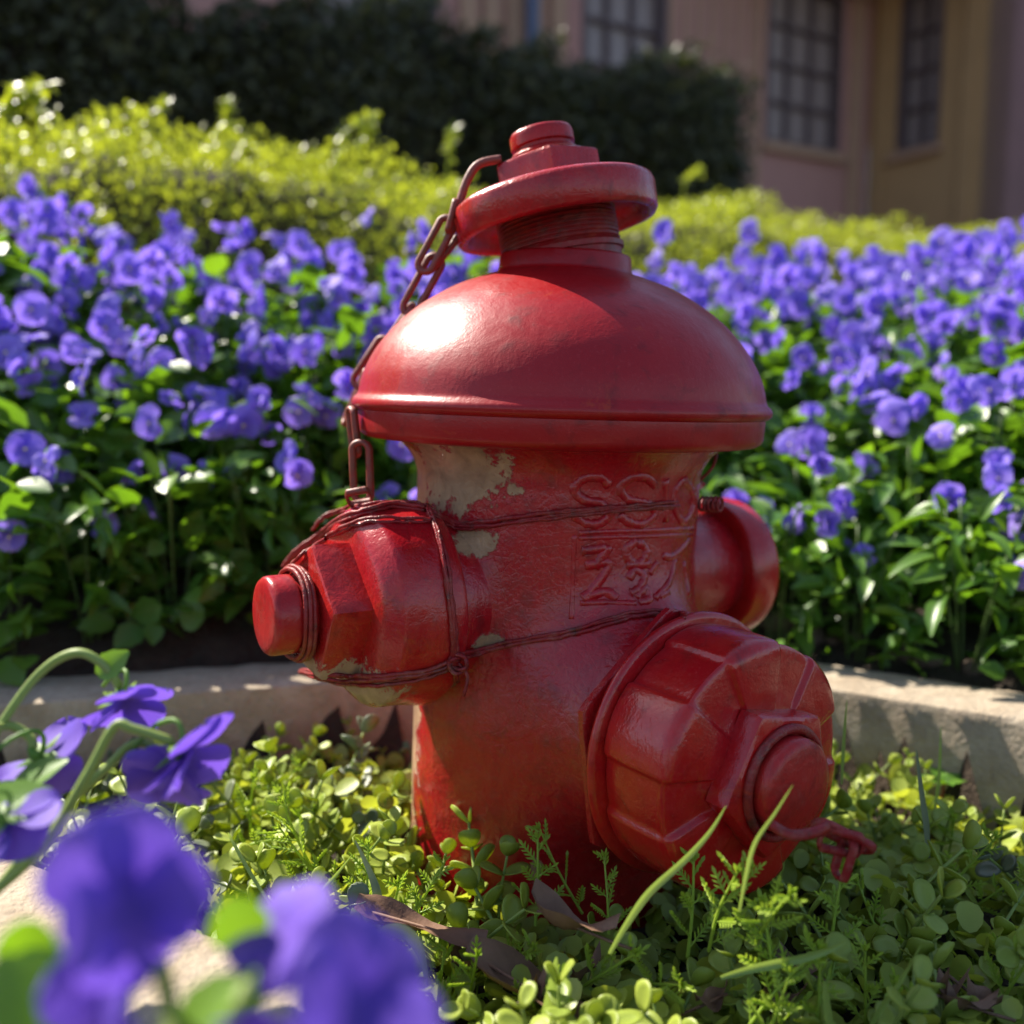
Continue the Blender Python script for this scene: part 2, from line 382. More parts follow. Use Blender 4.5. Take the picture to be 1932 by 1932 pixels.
def kerb(name, line, side, w, z0, z1):
    P = []
    for a, b in zip(line[:-1], line[1:]): P += [Vector((a[0], a[1], 0)).lerp(Vector((b[0], b[1], 0)), k / 14) for k in range(14)]
    P.append(Vector((*line[-1], 0))); mb = MB(); V = []; rr = []
    for i, p in enumerate(P):
        t = (P[min(i + 3, len(P) - 1)] - P[max(i - 3, 0)]).normalized(); nrm = Vector((-t.y, t.x, 0)) * side
        j = lambda k: 0.0016 * math.sin(i * 1.7 + k * 2.1) + 0.0012 * random.uniform(-1, 1)
        sec = [(0.000, z0), (0.0, z0 + 0.05), (0.0 + 0.6 * j(1), z1 - 0.0055), (0.0018 + 0.6 * j(2), z1 - 0.0012), (0.006, z1 + 0.3 * j(3)), (w * 0.5, z1 + 0.3 * j(6)), (w - 0.012, z1 + 0.4 * j(4)), (w - 0.003, z1 - 0.005), (w, z1 - 0.014 + j(5)), (w, z0)]
        for (o, z) in sec: V.append(p + nrm * o + Vector((0, 0, z)))
    k = 10; F = []
    for i in range(len(P) - 1):
        for q in range(k - 1): F.append((i * k + q, i * k + q + 1, (i + 1) * k + q + 1, (i + 1) * k + q))
    F.append(tuple(range(k))); F.append(tuple((len(P) - 1) * k + q for q in range(k))[::-1])
    mb.add(V, F); o = mb.build(name, M['kerb'], split=32); tag(o, kind='structure'); return o
kerb('kerb', KB, 1, 0.088, -0.06, 0.103)
kerb('kerb', KF, -1, 0.085, -0.06, 0.104)

# ------------------------------------------------------------------ fire hydrant
LEAN = R(1.7)
hyd = empty('fire_hydrant', (0, 0, 0), (0, LEAN, 0))
tag(hyd, 'weathered red fire hydrant with domed bonnet standing in the planted pit', 'fire hydrant')
HM = Matrix.Rotation(LEAN, 4, 'Y'); HI = HM.inverted()
dl = Vector((-math.cos(R(33)), -math.sin(R(33)), 0)); dr = -dl; dp = Vector((math.sin(R(35.5)), -math.cos(R(35.5)), 0))
ZN, ZR, ZP = 0.219, 0.222, 0.146
# barrel with its three saddles: the outermost point of a smooth union along each horizontal ray
def body():
    nz, ns = 330, 130
    phd = math.atan2(dp.y, dp.x); q_ = np.linspace(-1, 1, 640, endpoint=False); ph = phd + np.pi * (0.38 * q_ + 0.62 * q_ ** 3); na = len(ph)   # finest towards the pumper outlet
    zz = np.linspace(-0.04, 0.3255, nz); rs = np.linspace(0.085, 0.185, ns)
    cx, sy = np.cos(ph), np.sin(ph)
    def smin(a, b, k):
        h = np.clip(0.5 + 0.5 * (b - a) / k, 0, 1); return b * (1 - h) + a * h - k * h * (1 - h)
    out = np.zeros((nz, na))
    for iz, z in enumerate(zz):
        X = rs[:, None] * cx[None]; Y = rs[:, None] * sy[None]; r = np.broadcast_to(rs[:, None], X.shape)
        rb = 0.1005 + 0.016 * np.clip((z - 0.298) / 0.028, 0, 1) ** 2.2 + 0.002 * math.exp(-((z - 0.01) / 0.02) ** 2)
        d = r - rb
        for D, zc, Rr, sm, k in ((dl, ZN, 0.047, 0.112, 0.022), (dr, ZR, 0.044, 0.135, 0.016), (dp, ZP, 0.066, 0.1290, 0.050)):
            s = X * D.x + Y * D.y; lat = X * (-D.y) + Y * D.x
            q = np.sqrt(lat ** 2 + (z - zc) ** 2) - Rr; e = s - sm
            cyl = np.where(s > 0, np.maximum(q, e), 1.0)
            d = smin(d, cyl, k)
        ins = d < 0
        last = ns - 1 - np.argmax(ins[::-1], axis=0); last = np.where(ins.any(0), last, 0); nx = np.minimum(last + 1, ns - 1)
        da = d[last, np.arange(na)]; db_ = d[nx, np.arange(na)]; t = np.where(nx > last, np.clip(-da / (db_ - da + 1e-12), 0, 1), 0)
        out[iz] = rs[last] + t * (rs[nx] - rs[last])
    # cast-iron unevenness and a small bolt pimple or two
    out += 0.0006 * np.sin(5 * ph)[None] * np.sin(zz * 60)[:, None]
    V = np.stack([out * cx[None], out * sy[None], np.repeat(zz[:, None], na, 1)], 2).reshape(-1, 3)
    I = np.arange(nz * na).reshape(nz, na); J = np.roll(I, -1, axis=1)
    F = np.stack([I[:-1].ravel(), J[:-1].ravel(), J[1:].ravel(), I[1:].ravel()], 1)
    return V, F
bV, bF = body()
barrel = obj('barrel', mesh('barrel', bV, bF, M['barrel']), hyd)
# bonnet
prof = [(0.3345, 0.100), (0.3330, 0.128), (0.3340, 0.1375), (0.3362, 0.1410), (0.3390, 0.1422), (0.3505, 0.1430), (0.3520, 0.1428), (0.3530, 0.1450), (0.3548, 0.1470), (0.3575, 0.1474), (0.3602, 0.1462), (0.3620, 0.1440), (0.3640, 0.1430)]
dome = smooth_prof([(0.3640, 0.1430), (0.380, 0.1385), (0.3990, 0.1275), (0.4200, 0.1075), (0.4370, 0.0810), (0.4455, 0.0600), (0.4490, 0.0490)], 8)
prof += dome[1:] + [(0.4495, 0.0480), (0.4520, 0.0468), (0.4605, 0.0460), (0.4620, 0.0450), (0.4622, 0.0400)]
mb = MB(); mb.lathe(prof, (0, 0, 0), (0, 0, 1), 144, cap1=True); bonnet = mb.build('bonnet', M['bonnet'], hyd, split=55); bonnet.location = (0, 0, -0.0072)
# loose top cap, tipped to the left
T0 = Vector((-0.003, 0, 0.4585)); TA = Vector((-math.sin(R(12.0)), 0.05, math.cos(R(12.0)))).normalized()
thr = [(-0.016, 0.0415), (-0.006, 0.0415), (-0.0055, 0.0435), (-0.002, 0.0435)]
for i in range(9):
    a = 0.001 + i * 0.0030; thr += [(a, 0.0405), (a + 0.0010, 0.0420), (a + 0.0016, 0.0420), (a + 0.0026, 0.0405)]
mb = MB(); mb.lathe(thr, T0, TA, 96, cap0=True); mb.build('threaded_plug', M['thread'], hyd, split=40)
ringp = [(0.030, 0.043), (0.026, 0.058), (0.020, 0.0625), (0.0155, 0.0640), (0.0145, 0.0665), (0.0150, 0.0695), (0.0175, 0.0712), (0.0340, 0.0718), (0.0375, 0.0705), (0.0400, 0.0665), (0.0425, 0.050), (0.0435, 0.030)]
wob = lambda ph, r, a: r * (1 + 0.006 * math.sin(ph * 3 + 1) + 0.004 * math.sin(ph * 7))
mb = MB(); mb.lathe(ringp, T0, TA, 112, mod=wob); topcap = mb.build('top_cap', M['cap'], hyd, split=55)
def hexnut(O, A, a0, a1, rc, rot, mat, parent, name='pentagon_nut', bev=0.0028, sides=5):
    mb_ = MB(); A = Vector(A).normalized(); u = Vector((0, 0, 1)) if abs(A.z) < 0.9 else Vector((1, 0, 0)); u = (u - A * u.dot(A)).normalized(); w = A.cross(u)
    V = []; nseg = 60
    def hexr(ph):
        k = (ph - rot) % (2 * math.pi / sides) - math.pi / sides; return math.cos(math.pi / sides) / math.cos(k)
    lv = [(a0, rc, 0), (a1 - bev, rc, 0), (a1 - bev * 0.3, rc - bev * 0.35, 0.1), (a1, rc - bev, 0.35), (a1 + 0.0003, rc * 0.6, 1.0)]
    for a, r, rd in lv:
        for k in range(nseg):
            ph = 2 * math.pi * k / nseg + rot; hr = hexr(ph); hr = min(hr, 0.985)
            V.append(Vector(O) + A * a + (u * math.cos(ph) + w * math.sin(ph)) * r * (hr * (1 - rd) + rd * 0.85))
    F_ = [(i * nseg + k, i * nseg + (k + 1) % nseg, (i + 1) * nseg + (k + 1) % nseg, (i + 1) * nseg + k) for i in range(len(lv) - 1) for k in range(nseg)]
    F_.append(tuple((len(lv) - 1) * nseg + k for k in range(nseg)))
    mb_.add(V, F_); return mb_.build(name, mat, parent, split=28)
def nub(O, A, a0, r, h, mat, parent, groove=True, dome=0.0):
    p_ = [(a0 - 0.002, r * 0.93), (a0 + 0.001, r * 1.06), (a0 + 0.0035, r * 1.08), (a0 + 0.0055, r * 1.0), (a0 + 0.0065, r * 0.90), (a0 + 0.0085, r * 0.90), (a0 + 0.0095, r * 1.0)] if groove else [(a0 - 0.002, r * 0.97), (a0 + 0.002, r)]
    p_ += [(a0 + h - 0.005, r * 1.0), (a0 + h - 0.0028, r * 0.985), (a0 + h - 0.0010, r * 0.93), (a0 + h, r * 0.80), (a0 + h + dome * 0.6, r * 0.5), (a0 + h + dome, r * 0.06)]
    mb_ = MB(); mb_.lathe(p_, O, A, 64, mod=lambda ph, rr, a: rr * (1 + 0.008 * math.sin(2 * ph + 1))); return mb_.build('spindle_end', mat, parent, split=50)
hexnut(T0, TA, 0.0425, 0.0640, 0.0375, R(-88), M['cap'], topcap)
nub(T0, TA, 0.0635, 0.0222, 0.0205, M['nubpaint'], topcap)
# hose nozzles
OL = Vector((0, 0, ZN)); OR = Vector((0, 0, ZR)); OP = Vector((0, 0, ZP))
capp = smooth_prof([(0.1090, 0.055), (0.1100, 0.0640), (0.1130, 0.0668), (0.1190, 0.0674), (0.1290, 0.0662), (0.1390, 0.0652), (0.1480, 0.0648), (0.1525, 0.0640), (0.1548, 0.0622), (0.1590, 0.0580), (0.1622, 0.0535), (0.1640, 0.0460)], 5) + [(0.1648, 0.030)]
lumpy = lambda ph, r, a: r * (1 + 0.012 * math.sin(ph * 2 + 0.6) + 0.007 * math.sin(ph * 5 + a * 90))
mb = MB(); mb.lathe(capp, OL, dl, 112, mod=lumpy); lcap = mb.build('nozzle_cap', M['cap'], hyd, split=50); tag(lcap, 'nozzle cap wrapped in red cord, paint peeling underneath')
mb = MB(); mb.lathe([(0.085, 0.055), (0.100, 0.0580), (0.1092, 0.0590), (0.1105, 0.058)], OL, dl, 80); mb.build('nozzle_collar', M['barrel'], hyd, split=50)
hexnut(OL, dl, 0.1635, 0.1900, 0.0445, R(-80), M['cap'], lcap)
nub(OL, dl, 0.1915, 0.0245, 0.0262, M['nubpaint'], lcap)
mb = MB(); mb.lathe([(0.09, 0.047), (0.140, 0.0462), (0.143, 0.044), (0.156, 0.044)], OR, dr, 80); mb.build('nozzle_neck', M['barrel'], hyd, split=50)
mb = MB(); mb.lathe([(0.1500, 0.040), (0.1495, 0.0515), (0.1505, 0.0545), (0.1525, 0.0558), (0.1540, 0.0562), (0.1740, 0.0565), (0.1765, 0.0560), (0.1780, 0.0540), (0.1790, 0.048), (0.180, 0.03)], OR, dr, 96); rcap = mb.build('nozzle_cap', M['pump'], hyd, split=50)
# pumper outlet: hexagonal plate, rim, fluted cap
mb = MB()
mb.lathe([(0.120, 0.0600), (0.130, 0.0600), (0.142, 0.058)], OP, dp, 80); mb.build('pumper_neck', M['barrel'], hyd, split=50)
hexnut(OP, dp, 0.1285, 0.1335, 0.0870, R(9), M['barrel'], hyd, 'hexagon_plate', 0.0008, 6)
mb = MB(); mb.lathe([(0.1385, 0.060), (0.1385, 0.0785), (0.1395, 0.0818), (0.1420, 0.0830), (0.1442, 0.0820), (0.1450, 0.079), (0.1453, 0.070)], OP, dp, 120); mb.build('pumper_rim', M['pump'], hyd, split=60)
def flute(ph, r, a):
    """alternate panels stand proud, with a small step between; the ribs run from the side wall in to the boss"""
    if r < 0.032: return r
    w = math.sin(6 * ph + 0.9); sq = math.tanh((w + 0.15) * 6.0)
    edge = math.exp(-((w + 0.15) / 0.13) ** 2); crown = max(0.0, w)
    f = sstep(0.032, 0.050, np.array(r)).item()
    return r + f * (0.0016 * sq + 0.0008 * crown + 0.0011 * edge - 0.0008)
pp = smooth_prof([(0.1450, 0.0735), (0.1480, 0.0755), (0.1620, 0.0768), (0.1800, 0.0766), (0.1915, 0.0760), (0.1948, 0.0745), (0.1967, 0.0712), (0.1977, 0.0650), (0.1986, 0.0540), (0.1993, 0.0470), (0.1998, 0.0400)], 6) + [(0.2002, 0.030)]
def flute_lathe(prof, n):
    mb_ = MB(); A = dp; u = Vector((0, 0, 1)); w = A.cross(u); V = []
    for (a, r) in prof:
        for k in range(n):
            ph = 2 * math.pi * k / n; rr = flute(ph, r, a); da = rr - r
            steep = sstep(0.190, 0.197, np.array(a)).item()
            V.append(OP + A * (a + da * 1.1 * steep) + (u * math.cos(ph) + w * math.sin(ph)) * (r + da * (1 - steep)))
    F_ = [(i * n + k, i * n + (k + 1) % n, (i + 1) * n + (k + 1) % n, (i + 1) * n + k) for i in range(len(prof) - 1) for k in range(n)]
    F_.append(tuple((len(prof) - 1) * n + k for k in range(n)))
    return mb_.add(V, F_)
pcap = flute_lathe(pp, 360).build('pumper_cap', M['pump'], hyd, split=70)
tag(pcap, 'large fluted pumper cap with five-sided boss')
hexnut(OP, dp, 0.1985, 0.2140, 0.0465, R(26), M['pump'], pcap, 'pentagon_boss', 0.004)
mb = MB(); ringpts = [OP + dp * 0.2158 + (Vector((0, 0, 1)) * math.cos(t) + dp.cross(Vector((0, 0, 1))) * math.sin(t)) * 0.0312 for t in np.linspace(0, 2 * math.pi, 48, endpoint=False)]
mb.tube(ringpts, 0.0028, 10, closed=True); mb.build('chain_ring', M['cord'], pcap)
nub(OP, dp, 0.2135, 0.0276, 0.0135, M['nubpaint'], pcap, groove=False, dome=0.0022)

# surface finder for the cord and lettering: what a straight line from the front first meets
bpy.context.view_layer.update()
BV, BF = [], []
for o in [barrel, bonnet, topcap, lcap, rcap, pcap] + [c for q in (lcap, pcap) for c in q.children] + [c for c in hyd.children if c.name.startswith(('nozzle_collar', 'nozzle_neck', 'pumper_rim'))]:
    b = len(BV); mw = o.matrix_world
    BV += [mw @ v.co for v in o.data.vertices]; BF += [[i + b for i in f.vertices] for f in o.data.polygons]
bvh = BVHTree.FromPolygons(BV, BF)
def hit(px, py, off=0.0015, d=0.7):
    v = ray(px, py).normalized(); h = bvh.ray_cast(CAM, v)
    p = (h[0] + h[1] * off) if h[0] is not None else at(px, py, d)
    return HI @ p
def strand(pts, r=0.0014, n=3, spread=0.0016, seed=0, off=0.002, dense=5):
    rs = random.Random(seed); mb_ = MB(); px = smooth_prof(pts, dense)
    base = [hit(q[0], q[1], off) for q in px]
    for _ in range(3):   # pull the cord taut over hollows
        base = [base[0]] + [base[i] * 0.5 + (base[i - 1] + base[i + 1]) * 0.25 for i in range(1, len(base) - 1)] + [base[-1]]
    for k in range(n):
        ph = 2 * math.pi * k / n + rs.random(); P = []
        for i, b in enumerate(base):
            a = ph + i * 0.12; o = Vector((math.cos(a) * 0.4, -0.2, math.sin(a))) * spread + Vector((rs.uniform(-1, 1), 0, rs.uniform(-1, 1))) * 0.0006
            P.append(b + o)
        mb_.tube(P, r * rs.uniform(0.8, 1.15), 7)
    return mb_
cord = MB()
def addc(mb_): cord.add(mb_.V, mb_.F)
# round the neck of the hydrant, from the left cap to the right nozzle
addc(strand([(806, 966), (850, 992), (905, 990), (985, 978), (1070, 968), (1150, 960), (1230, 955), (1322, 950)], 0.0014, 4, 0.0019, 1))
# lower run, from under the left cap up over the pumper saddle
addc(strand([(862, 1236), (930, 1222), (1010, 1206), (1090, 1190), (1160, 1168), (1230, 1158), (1290, 1164)], 0.0014, 3, 0.0017, 2))
# over the top of the left cap and down to the spindle
addc(strand([(800, 963), (740, 957), (690, 972), (640, 985), (600, 1012), (560, 1040), (535, 1068)], 0.0014, 3, 0.0017, 3))
addc(strand([(815, 985), (760, 985), (700, 985), (650, 1000), (600, 1030), (558, 1062)], 0.0013, 2, 0.0014, 4))
addc(strand([(806, 962), (770, 955), (720, 958), (650, 962), (610, 975), (590, 1000)], 0.0012, 2, 0.0014, 5))
# down the back rim of the cap
addc(strand([(806, 962), (825, 1010), (838, 1075), (848, 1140), (852, 1200), (856, 1250), (860, 1285)], 0.0014, 3, 0.0020, 6))
addc(strand([(812, 975), (836, 1040), (850, 1120), (858, 1200), (862, 1262)], 0.0012, 2, 0.0014, 7))
# back along the underside
addc(strand([(862, 1240), (810, 1262), (740, 1274), (680, 1278), (620, 1272), (566, 1268)], 0.0014, 3, 0.0017, 8))
addc(strand([(850, 1255), (780, 1278), (700, 1287), (640, 1285), (580, 1272)], 0.0012, 2, 0.0013, 9))
co_ = cord.build('binding_cord', M['cord'], hyd)
# coils round the spindle end, knots and loose ends: each a piece of its own
for j, (a, rr) in enumerate(((0.1945, 0.0285), (0.1972, 0.0290), (0.1998, 0.0275))):
    P = [OL + dl * (a + 0.0008 * math.sin(3 * t)) + (Vector((0, 0, 1)) * math.cos(t) + dl.cross(Vector((0, 0, 1))) * math.sin(t)) * rr * (1 + 0.02 * math.sin(2 * t + j)) for t in np.linspace(0, 2 * math.pi, 40, endpoint=False)]
    MB().tube(P, 0.0015, 7, closed=True).build('cord_coil', M['cord'], co_)
k0 = hit(860, 1245, 0.003)
for j in range(3):
    P = [k0 + Vector((math.cos(t + j) * 0.0055, -0.002 + 0.002 * math.sin(2 * t), math.sin(t + j) * 0.006 * (1 if j else 0.6))) for t in np.linspace(0, 2 * math.pi, 20, endpoint=False)]
    MB().tube(P, 0.0014, 6, closed=True).build('cord_knot', M['cord'], co_)
MB().tube(cr([k0, k0 + Vector((0.006, -0.002, -0.008)), k0 + Vector((0.004, -0.003, -0.020))], 4), 0.0012, 6).build('cord_end', M['cord'], co_)
k1 = hit(1316, 950, 0.003)
for j in range(5):
    P = [k1 + Vector((0.003 * j + math.cos(t) * 0.0025, -0.001 + 0.002 * math.cos(t), math.sin(t) * 0.0045)) for t in np.linspace(0, 2 * math.pi, 14, endpoint=False)]
    MB().tube(P, 0.0012, 6, closed=True).build('cord_knot', M['cord'], co_)
# raised casting marks on the front of the barrel (strokes as they stand in the casting)
lett = MB()
def glyph(strokes, r=0.0021):
    for s in strokes:
        P = [hit(q[0], q[1], -0.60 * r * 1.95) for q in smooth_prof(s, 5)]; lett.tube(P, [r * 1.95 * random.uniform(0.88, 1.1) for _ in P], 12)
def box_(x, y, sx, sy, *strokes): return [[(x + sx * a, y + sy * b) for a, b in s] for s in strokes]
S_ = [(0.95, 0.18), (0.7, 0.0), (0.3, 0.02), (0.05, 0.25), (0.3, 0.48), (0.72, 0.55), (0.95, 0.78), (0.68, 1.0), (0.3, 0.98), (0.03, 0.8)]
O_ = [(0.5, 0.0), (0.12, 0.22), (0.0, 0.5), (0.12, 0.8), (0.5, 1.0), (0.88, 0.8), (1.0, 0.5), (0.88, 0.22), (0.5, 0.0)]
glyph(box_(1080, 902, 74, 86, S_)); glyph(box_(1166, 902, 74, 86, S_)); glyph([[(1256, 905), (1256, 985)]]); glyph(box_(1272, 905, 36, 80, O_)); glyph(box_(1312, 908, 14, 76, [(0, 0.9), (0.1, 0.3), (0.9, 0.0)]), 0.0017)
glyph([[(1092, 1006), (1150, 1003), (1230, 1001), (1308, 998)]], 0.0012)
glyph([[(1092, 1016), (1150, 1014), (1230, 1012), (1308, 1009)]], 0.0010)
glyph([[(1098, 1040), (1145, 1034)], [(1150, 1030), (1122, 1072)], [(1104, 1068), (1150, 1064), (1118, 1112), (1098, 1128)], [(1100, 1130), (1140, 1116), (1165, 1130)]])
glyph(box_(1182, 1022, 38, 42, O_)); glyph([[(1182, 1066), (1226, 1064)]]); glyph(box_(1182, 1076, 40, 56, [(0.1, 0.3), (0.4, 0.0), (0.85, 0.2), (0.6, 0.6), (0.2, 0.75)], [(0.45, 0.9), (0.9, 0.6), (1.1, 0.95), (0.6, 1.05)]))
glyph([[(1240, 1062), (1225, 1082)], [(1300, 1022), (1270, 1050), (1250, 1048)], [(1274, 1056), (1262, 1100), (1236, 1128)], [(1290, 1060), (1300, 1124)], [(1244, 1124), (1262, 1116)]], 0.0018)
glyph([[(1084, 1010), (1082, 1060), (1080, 1120), (1078, 1168)]], 0.0010)
glyph([[(1094, 1138), (1150, 1136), (1200, 1138)]], 0.0012)
lett.build('casting_letters', M['barrel'], hyd)

# chain from the top cap to the left nozzle cap
def link_mesh(L, W, r):
    P = []; n = 10; h = L / 2 - W
    for i in range(n + 1): t = math.pi * i / n; P.append((math.cos(t) * W, h + math.sin(t) * W, 0))
    for i in range(n + 1): t = math.pi + math.pi * i / n; P.append((math.cos(t) * W, -h + math.sin(t) * W, 0))
    mb_ = MB(); mb_.tube(P, r, 8, closed=True); return mb_.mesh('link', M['chain'])
LM = link_mesh(0.046, 0.0060, 0.0026)
p0 = HI @ at(946, 300, 0.69); p1 = HI @ at(905, 309, 0.69); p2 = HI @ at(884, 335, 0.69); p3 = HI @ at(868, 380, 0.69); p4 = HI @ at(855, 425, 0.69)
mb = MB(); mb.tube(cr([p0, p1, p2, p3, p4], 5), 0.0030, 8); chain = mb.build('chain', M['chain'], hyd)
links = [((862, 378), (846, 440), 0.69, 90), ((849, 412), (796, 512), 0.692, 20), ((870, 440), (818, 505), 0.70, 75), ((826, 484), (768, 592), 0.70, 15), ((778, 576), (716, 668), 0.705, 70),
         ((730, 640), (672, 728), 0.74, 20), ((690, 700), (650, 800), 0.75, 70), ((662, 770), (672, 860), 0.655, 65), ((680, 834), (684, 946), 0.645, 15), ((655, 942), (700, 934), 0.63, 50)]
for a, b, d, rot in links:
    A = HI @ at(*a, d); B = HI @ at(*b, d); y = (B - A); mtx = frame((A + B) / 2, y, (0, -1, 0.1)) @ Matrix.Rotation(R(rot), 4, 'Y')
    o = obj('link', LM, chain); s = y.length / 0.046; o.matrix_local = mtx @ Matrix.Diagonal((1.0, s, 1.0, 1))
# the short chain hanging from the pumper cap's ring
mb = MB(); c0 = HI @ at(1455, 1556, 0.455); mb.tube(cr([c0, HI @ at(1490, 1575, 0.452), HI @ at(1530, 1572, 0.455), HI @ at(1560, 1560, 0.46)], 5), 0.0028, 8); pch = mb.build('pumper_chain', M['cord'], hyd)
for a, b, d, rot in (((1540, 1552), (1642, 1604), 0.466, 62), ((1548, 1580), (1625, 1598), 0.462, 20), ((1604, 1582), (1582, 1655), 0.464, 80)):
    A = HI @ at(*a, d); B = HI @ at(*b, d); y = B - A
    o = obj('link', LM, pch); o.matrix_local = frame((A + B) / 2, y, (0, -1, 0.2)) @ Matrix.Rotation(R(rot), 4, 'Y') @ Matrix.Diagonal((0.9, y.length / 0.046, 0.9, 1))
LM2 = LM.copy(); LM2.materials[0] = M['cord']
for o in pch.children: o.data = LM2
# a thin cord tail showing under the bonnet on the right
mb = MB(); mb.tube(cr([HI @ at(1322, 905, 0.68), HI @ at(1345, 880, 0.68), HI @ at(1352, 850, 0.69), HI @ at(1345, 835, 0.70)], 5), 0.0011, 6); mb.build('cord_tail', M['cord'], hyd)

# ------------------------------------------------------------------ viola flowers
def petal_mesh(name, L, W, lift, ruff, seed):
    rs = random.Random(seed); TT = (0, 0.2, 0.4, 0.6, 0.76, 0.89, 0.97, 1.0); nt_, nw = len(TT), 7; V = []; F = []
    for i in range(nt_):
        t = TT[i]; wd = W * ((0.26 + 0.74 * math.sin(math.pi / 2 * min(1, t / 0.6)) ** 1.2) if t <= 0.6 else max(0.12, math.sqrt(max(0, 1 - ((t - 0.6) / 0.4) ** 2))))
        for j in range(nw):
            s = j / (nw - 1) * 2 - 1
            y = L * t * (1 - 0.06 * s * s * t) - 0.0012 * math.exp(-(s / 0.3) ** 2) * t ** 4; x = s * wd
            z = lift * t * t - 0.14 * W * s * s * t + ruff * math.sin(s * 5 + seed) * t * t
            V.append((x, y, z))
    for i in range(nt_ - 1):
        for j in range(nw - 1):
            a = i * nw + j; F.append((a, a + 1, a + nw + 1, a + nw))
    return mesh(name, V, F, M['petal'])
PET = []
for sd in range(3):
    PET.append((petal_mesh('petal', 0.0245, 0.0135, -0.002 - 0.002 * sd, 0.0008, sd), petal_mesh('petal', 0.0215, 0.0120, 0.001 + 0.001 * sd, 0.0009, sd + 5), petal_mesh('petal', 0.0205, 0.0160, -0.001 - 0.003 * sd, 0.0010, sd + 9)))
PET_DEEP = []
for tr_ in PET:
    q = tuple(me.copy() for me in tr_)
    for me in q: me.materials[0] = M['petal_deep']
    PET_DEEP.append(q)
def flower_core(stem_pts=None):
    mb_ = MB()
    for k in range(5):  # sepals
        a = 2 * math.pi * k / 5; d = Vector((math.sin(a), math.cos(a), 0))
        q = d.cross(Vector((0, 0, 1)))
        mb_.add([Vector((0, 0, -0.004)), d * 0.006 + q * 0.0026 + Vector((0, 0, -0.0030)), d * 0.0135 + Vector((0, 0, -0.0036)), d * 0.006 - q * 0.0026 + Vector((0, 0, -0.0030)), d * 0.006 + Vector((0, 0, -0.0046))],
                [(0, 1, 4), (1, 2, 4), (2, 3, 4), (3, 0, 4)])
    mb_.tube([(0, -0.001, -0.001), (0, -0.002, -0.006), (0, -0.001, -0.010)], [0.0030, 0.0026, 0.0012], 7)
    P = stem_pts or [(0, 0, -0.003), (0, 0.004, -0.009), (0, 0.003, -0.015), (0, -0.006, -0.021), (0, -0.020, -0.024)]
    mb_.tube(cr(P, 3), 0.0011, 6); return mb_.mesh('flower', M['calyx'])
CORE = [flower_core(), flower_core([(0, 0, -0.003), (0, 0.006, -0.008), (0.001, 0.006, -0.014), (0.002, -0.003, -0.019), (0.003, -0.018, -0.020)])]
mb = MB(); mb.lathe([(0.0, 0.0022), (0.0012, 0.0020), (0.0020, 0.0010)], (0, -0.0006, 0.0002), (0, 0, 1), 8); EYE = mb.mesh('eye', M['eye'])
def flower(parent, mtx, sc, rs, closed=0.0, eye=True, pets=None):
    f = obj('flower', rs.choice(CORE), parent, mtx @ Matrix.Scale(sc, 4)); up, side, low = rs.choice(pets or PET)
    # (mesh, turn, forward offset, tilt)
    for me, turn, dz, tl in ((up, 30, -0.0012, 4), (up, -30, -0.0016, 0), (side, 98, 0.0002, 10), (side, -98, 0.0005, 12), (low, 180, 0.0010, -4)):
        o = obj('petal', me, f)
        o.matrix_local = Matrix.Translation((0, 0, dz)) @ Matrix.Rotation(R(-turn + rs.uniform(-6, 6)), 4, 'Z') @ Matrix.Rotation(R(tl + rs.uniform(-8, 12) + closed * (60 if turn not in (180,) else 40)), 4, 'X')
    if eye: obj('eye', EYE, f)
    return f
# leaf of a viola: ovate, folded along the midrib, scalloped
def ovate(L, W, bend, fold, n=7, scal=0.05):
    V = [(0, 0, 0)]; F = []; rows = []
    for i in range(n + 1):
        t = i / n; w = W * math.sin(math.pi * (0.06 + 0.90 * t) ** 0.85) ** 0.9 * (1 + scal * (1 if i % 2 else -1)); z = bend * t * t
        rows.append([(-w, L * t, z + fold * w), (-w * 0.5, L * t, z + fold * w * 0.35), (0, L * t, z), (w * 0.5, L * t, z + fold * w * 0.35), (w, L * t, z + fold * w)])
    V = [p for r in rows for p in r]
    F = [(i * 5 + j, i * 5 + j + 1, i * 5 + j + 6, i * 5 + j + 5) for i in range(n) for j in range(4)]
    return V, F
VLEAF = [ovate(0.042, 0.0125, -0.010, 0.35), ovate(0.038, 0.0145, -0.004, 0.2), ovate(0.046, 0.0105, -0.016, 0.45)]
VLM = [mesh('leaf', v, f, M['viola_leaf_part']) for v, f in VLEAF]
def foliage_mesh(seed, n=100, height=0.175, rad=0.075):
    rs = np.random.RandomState(seed); a = rs.rand(n) * 2 * np.pi; h = height * rs.rand(n) ** 1.05
    rr = rad * np.sqrt(rs.rand(n)) * (0.65 + 0.5 * (1 - h / height)); p = np.stack([rr * np.cos(a), rr * np.sin(a), 0.012 + h], 1)
    y = np.stack([np.cos(a), np.sin(a), 0.15 + 0.9 * rs.randn(n) * 0.5], 1) + 0.5 * rs.randn(n, 3); z = np.array([0, 0, 1.0]) + 0.45 * rs.randn(n, 3)
    Mx = rotm(n, y, z, 0.62 + 0.5 * rs.rand(n), p)
    me = scatter('foliage', *VLEAF[seed % 3], Mx, M['viola']); return me
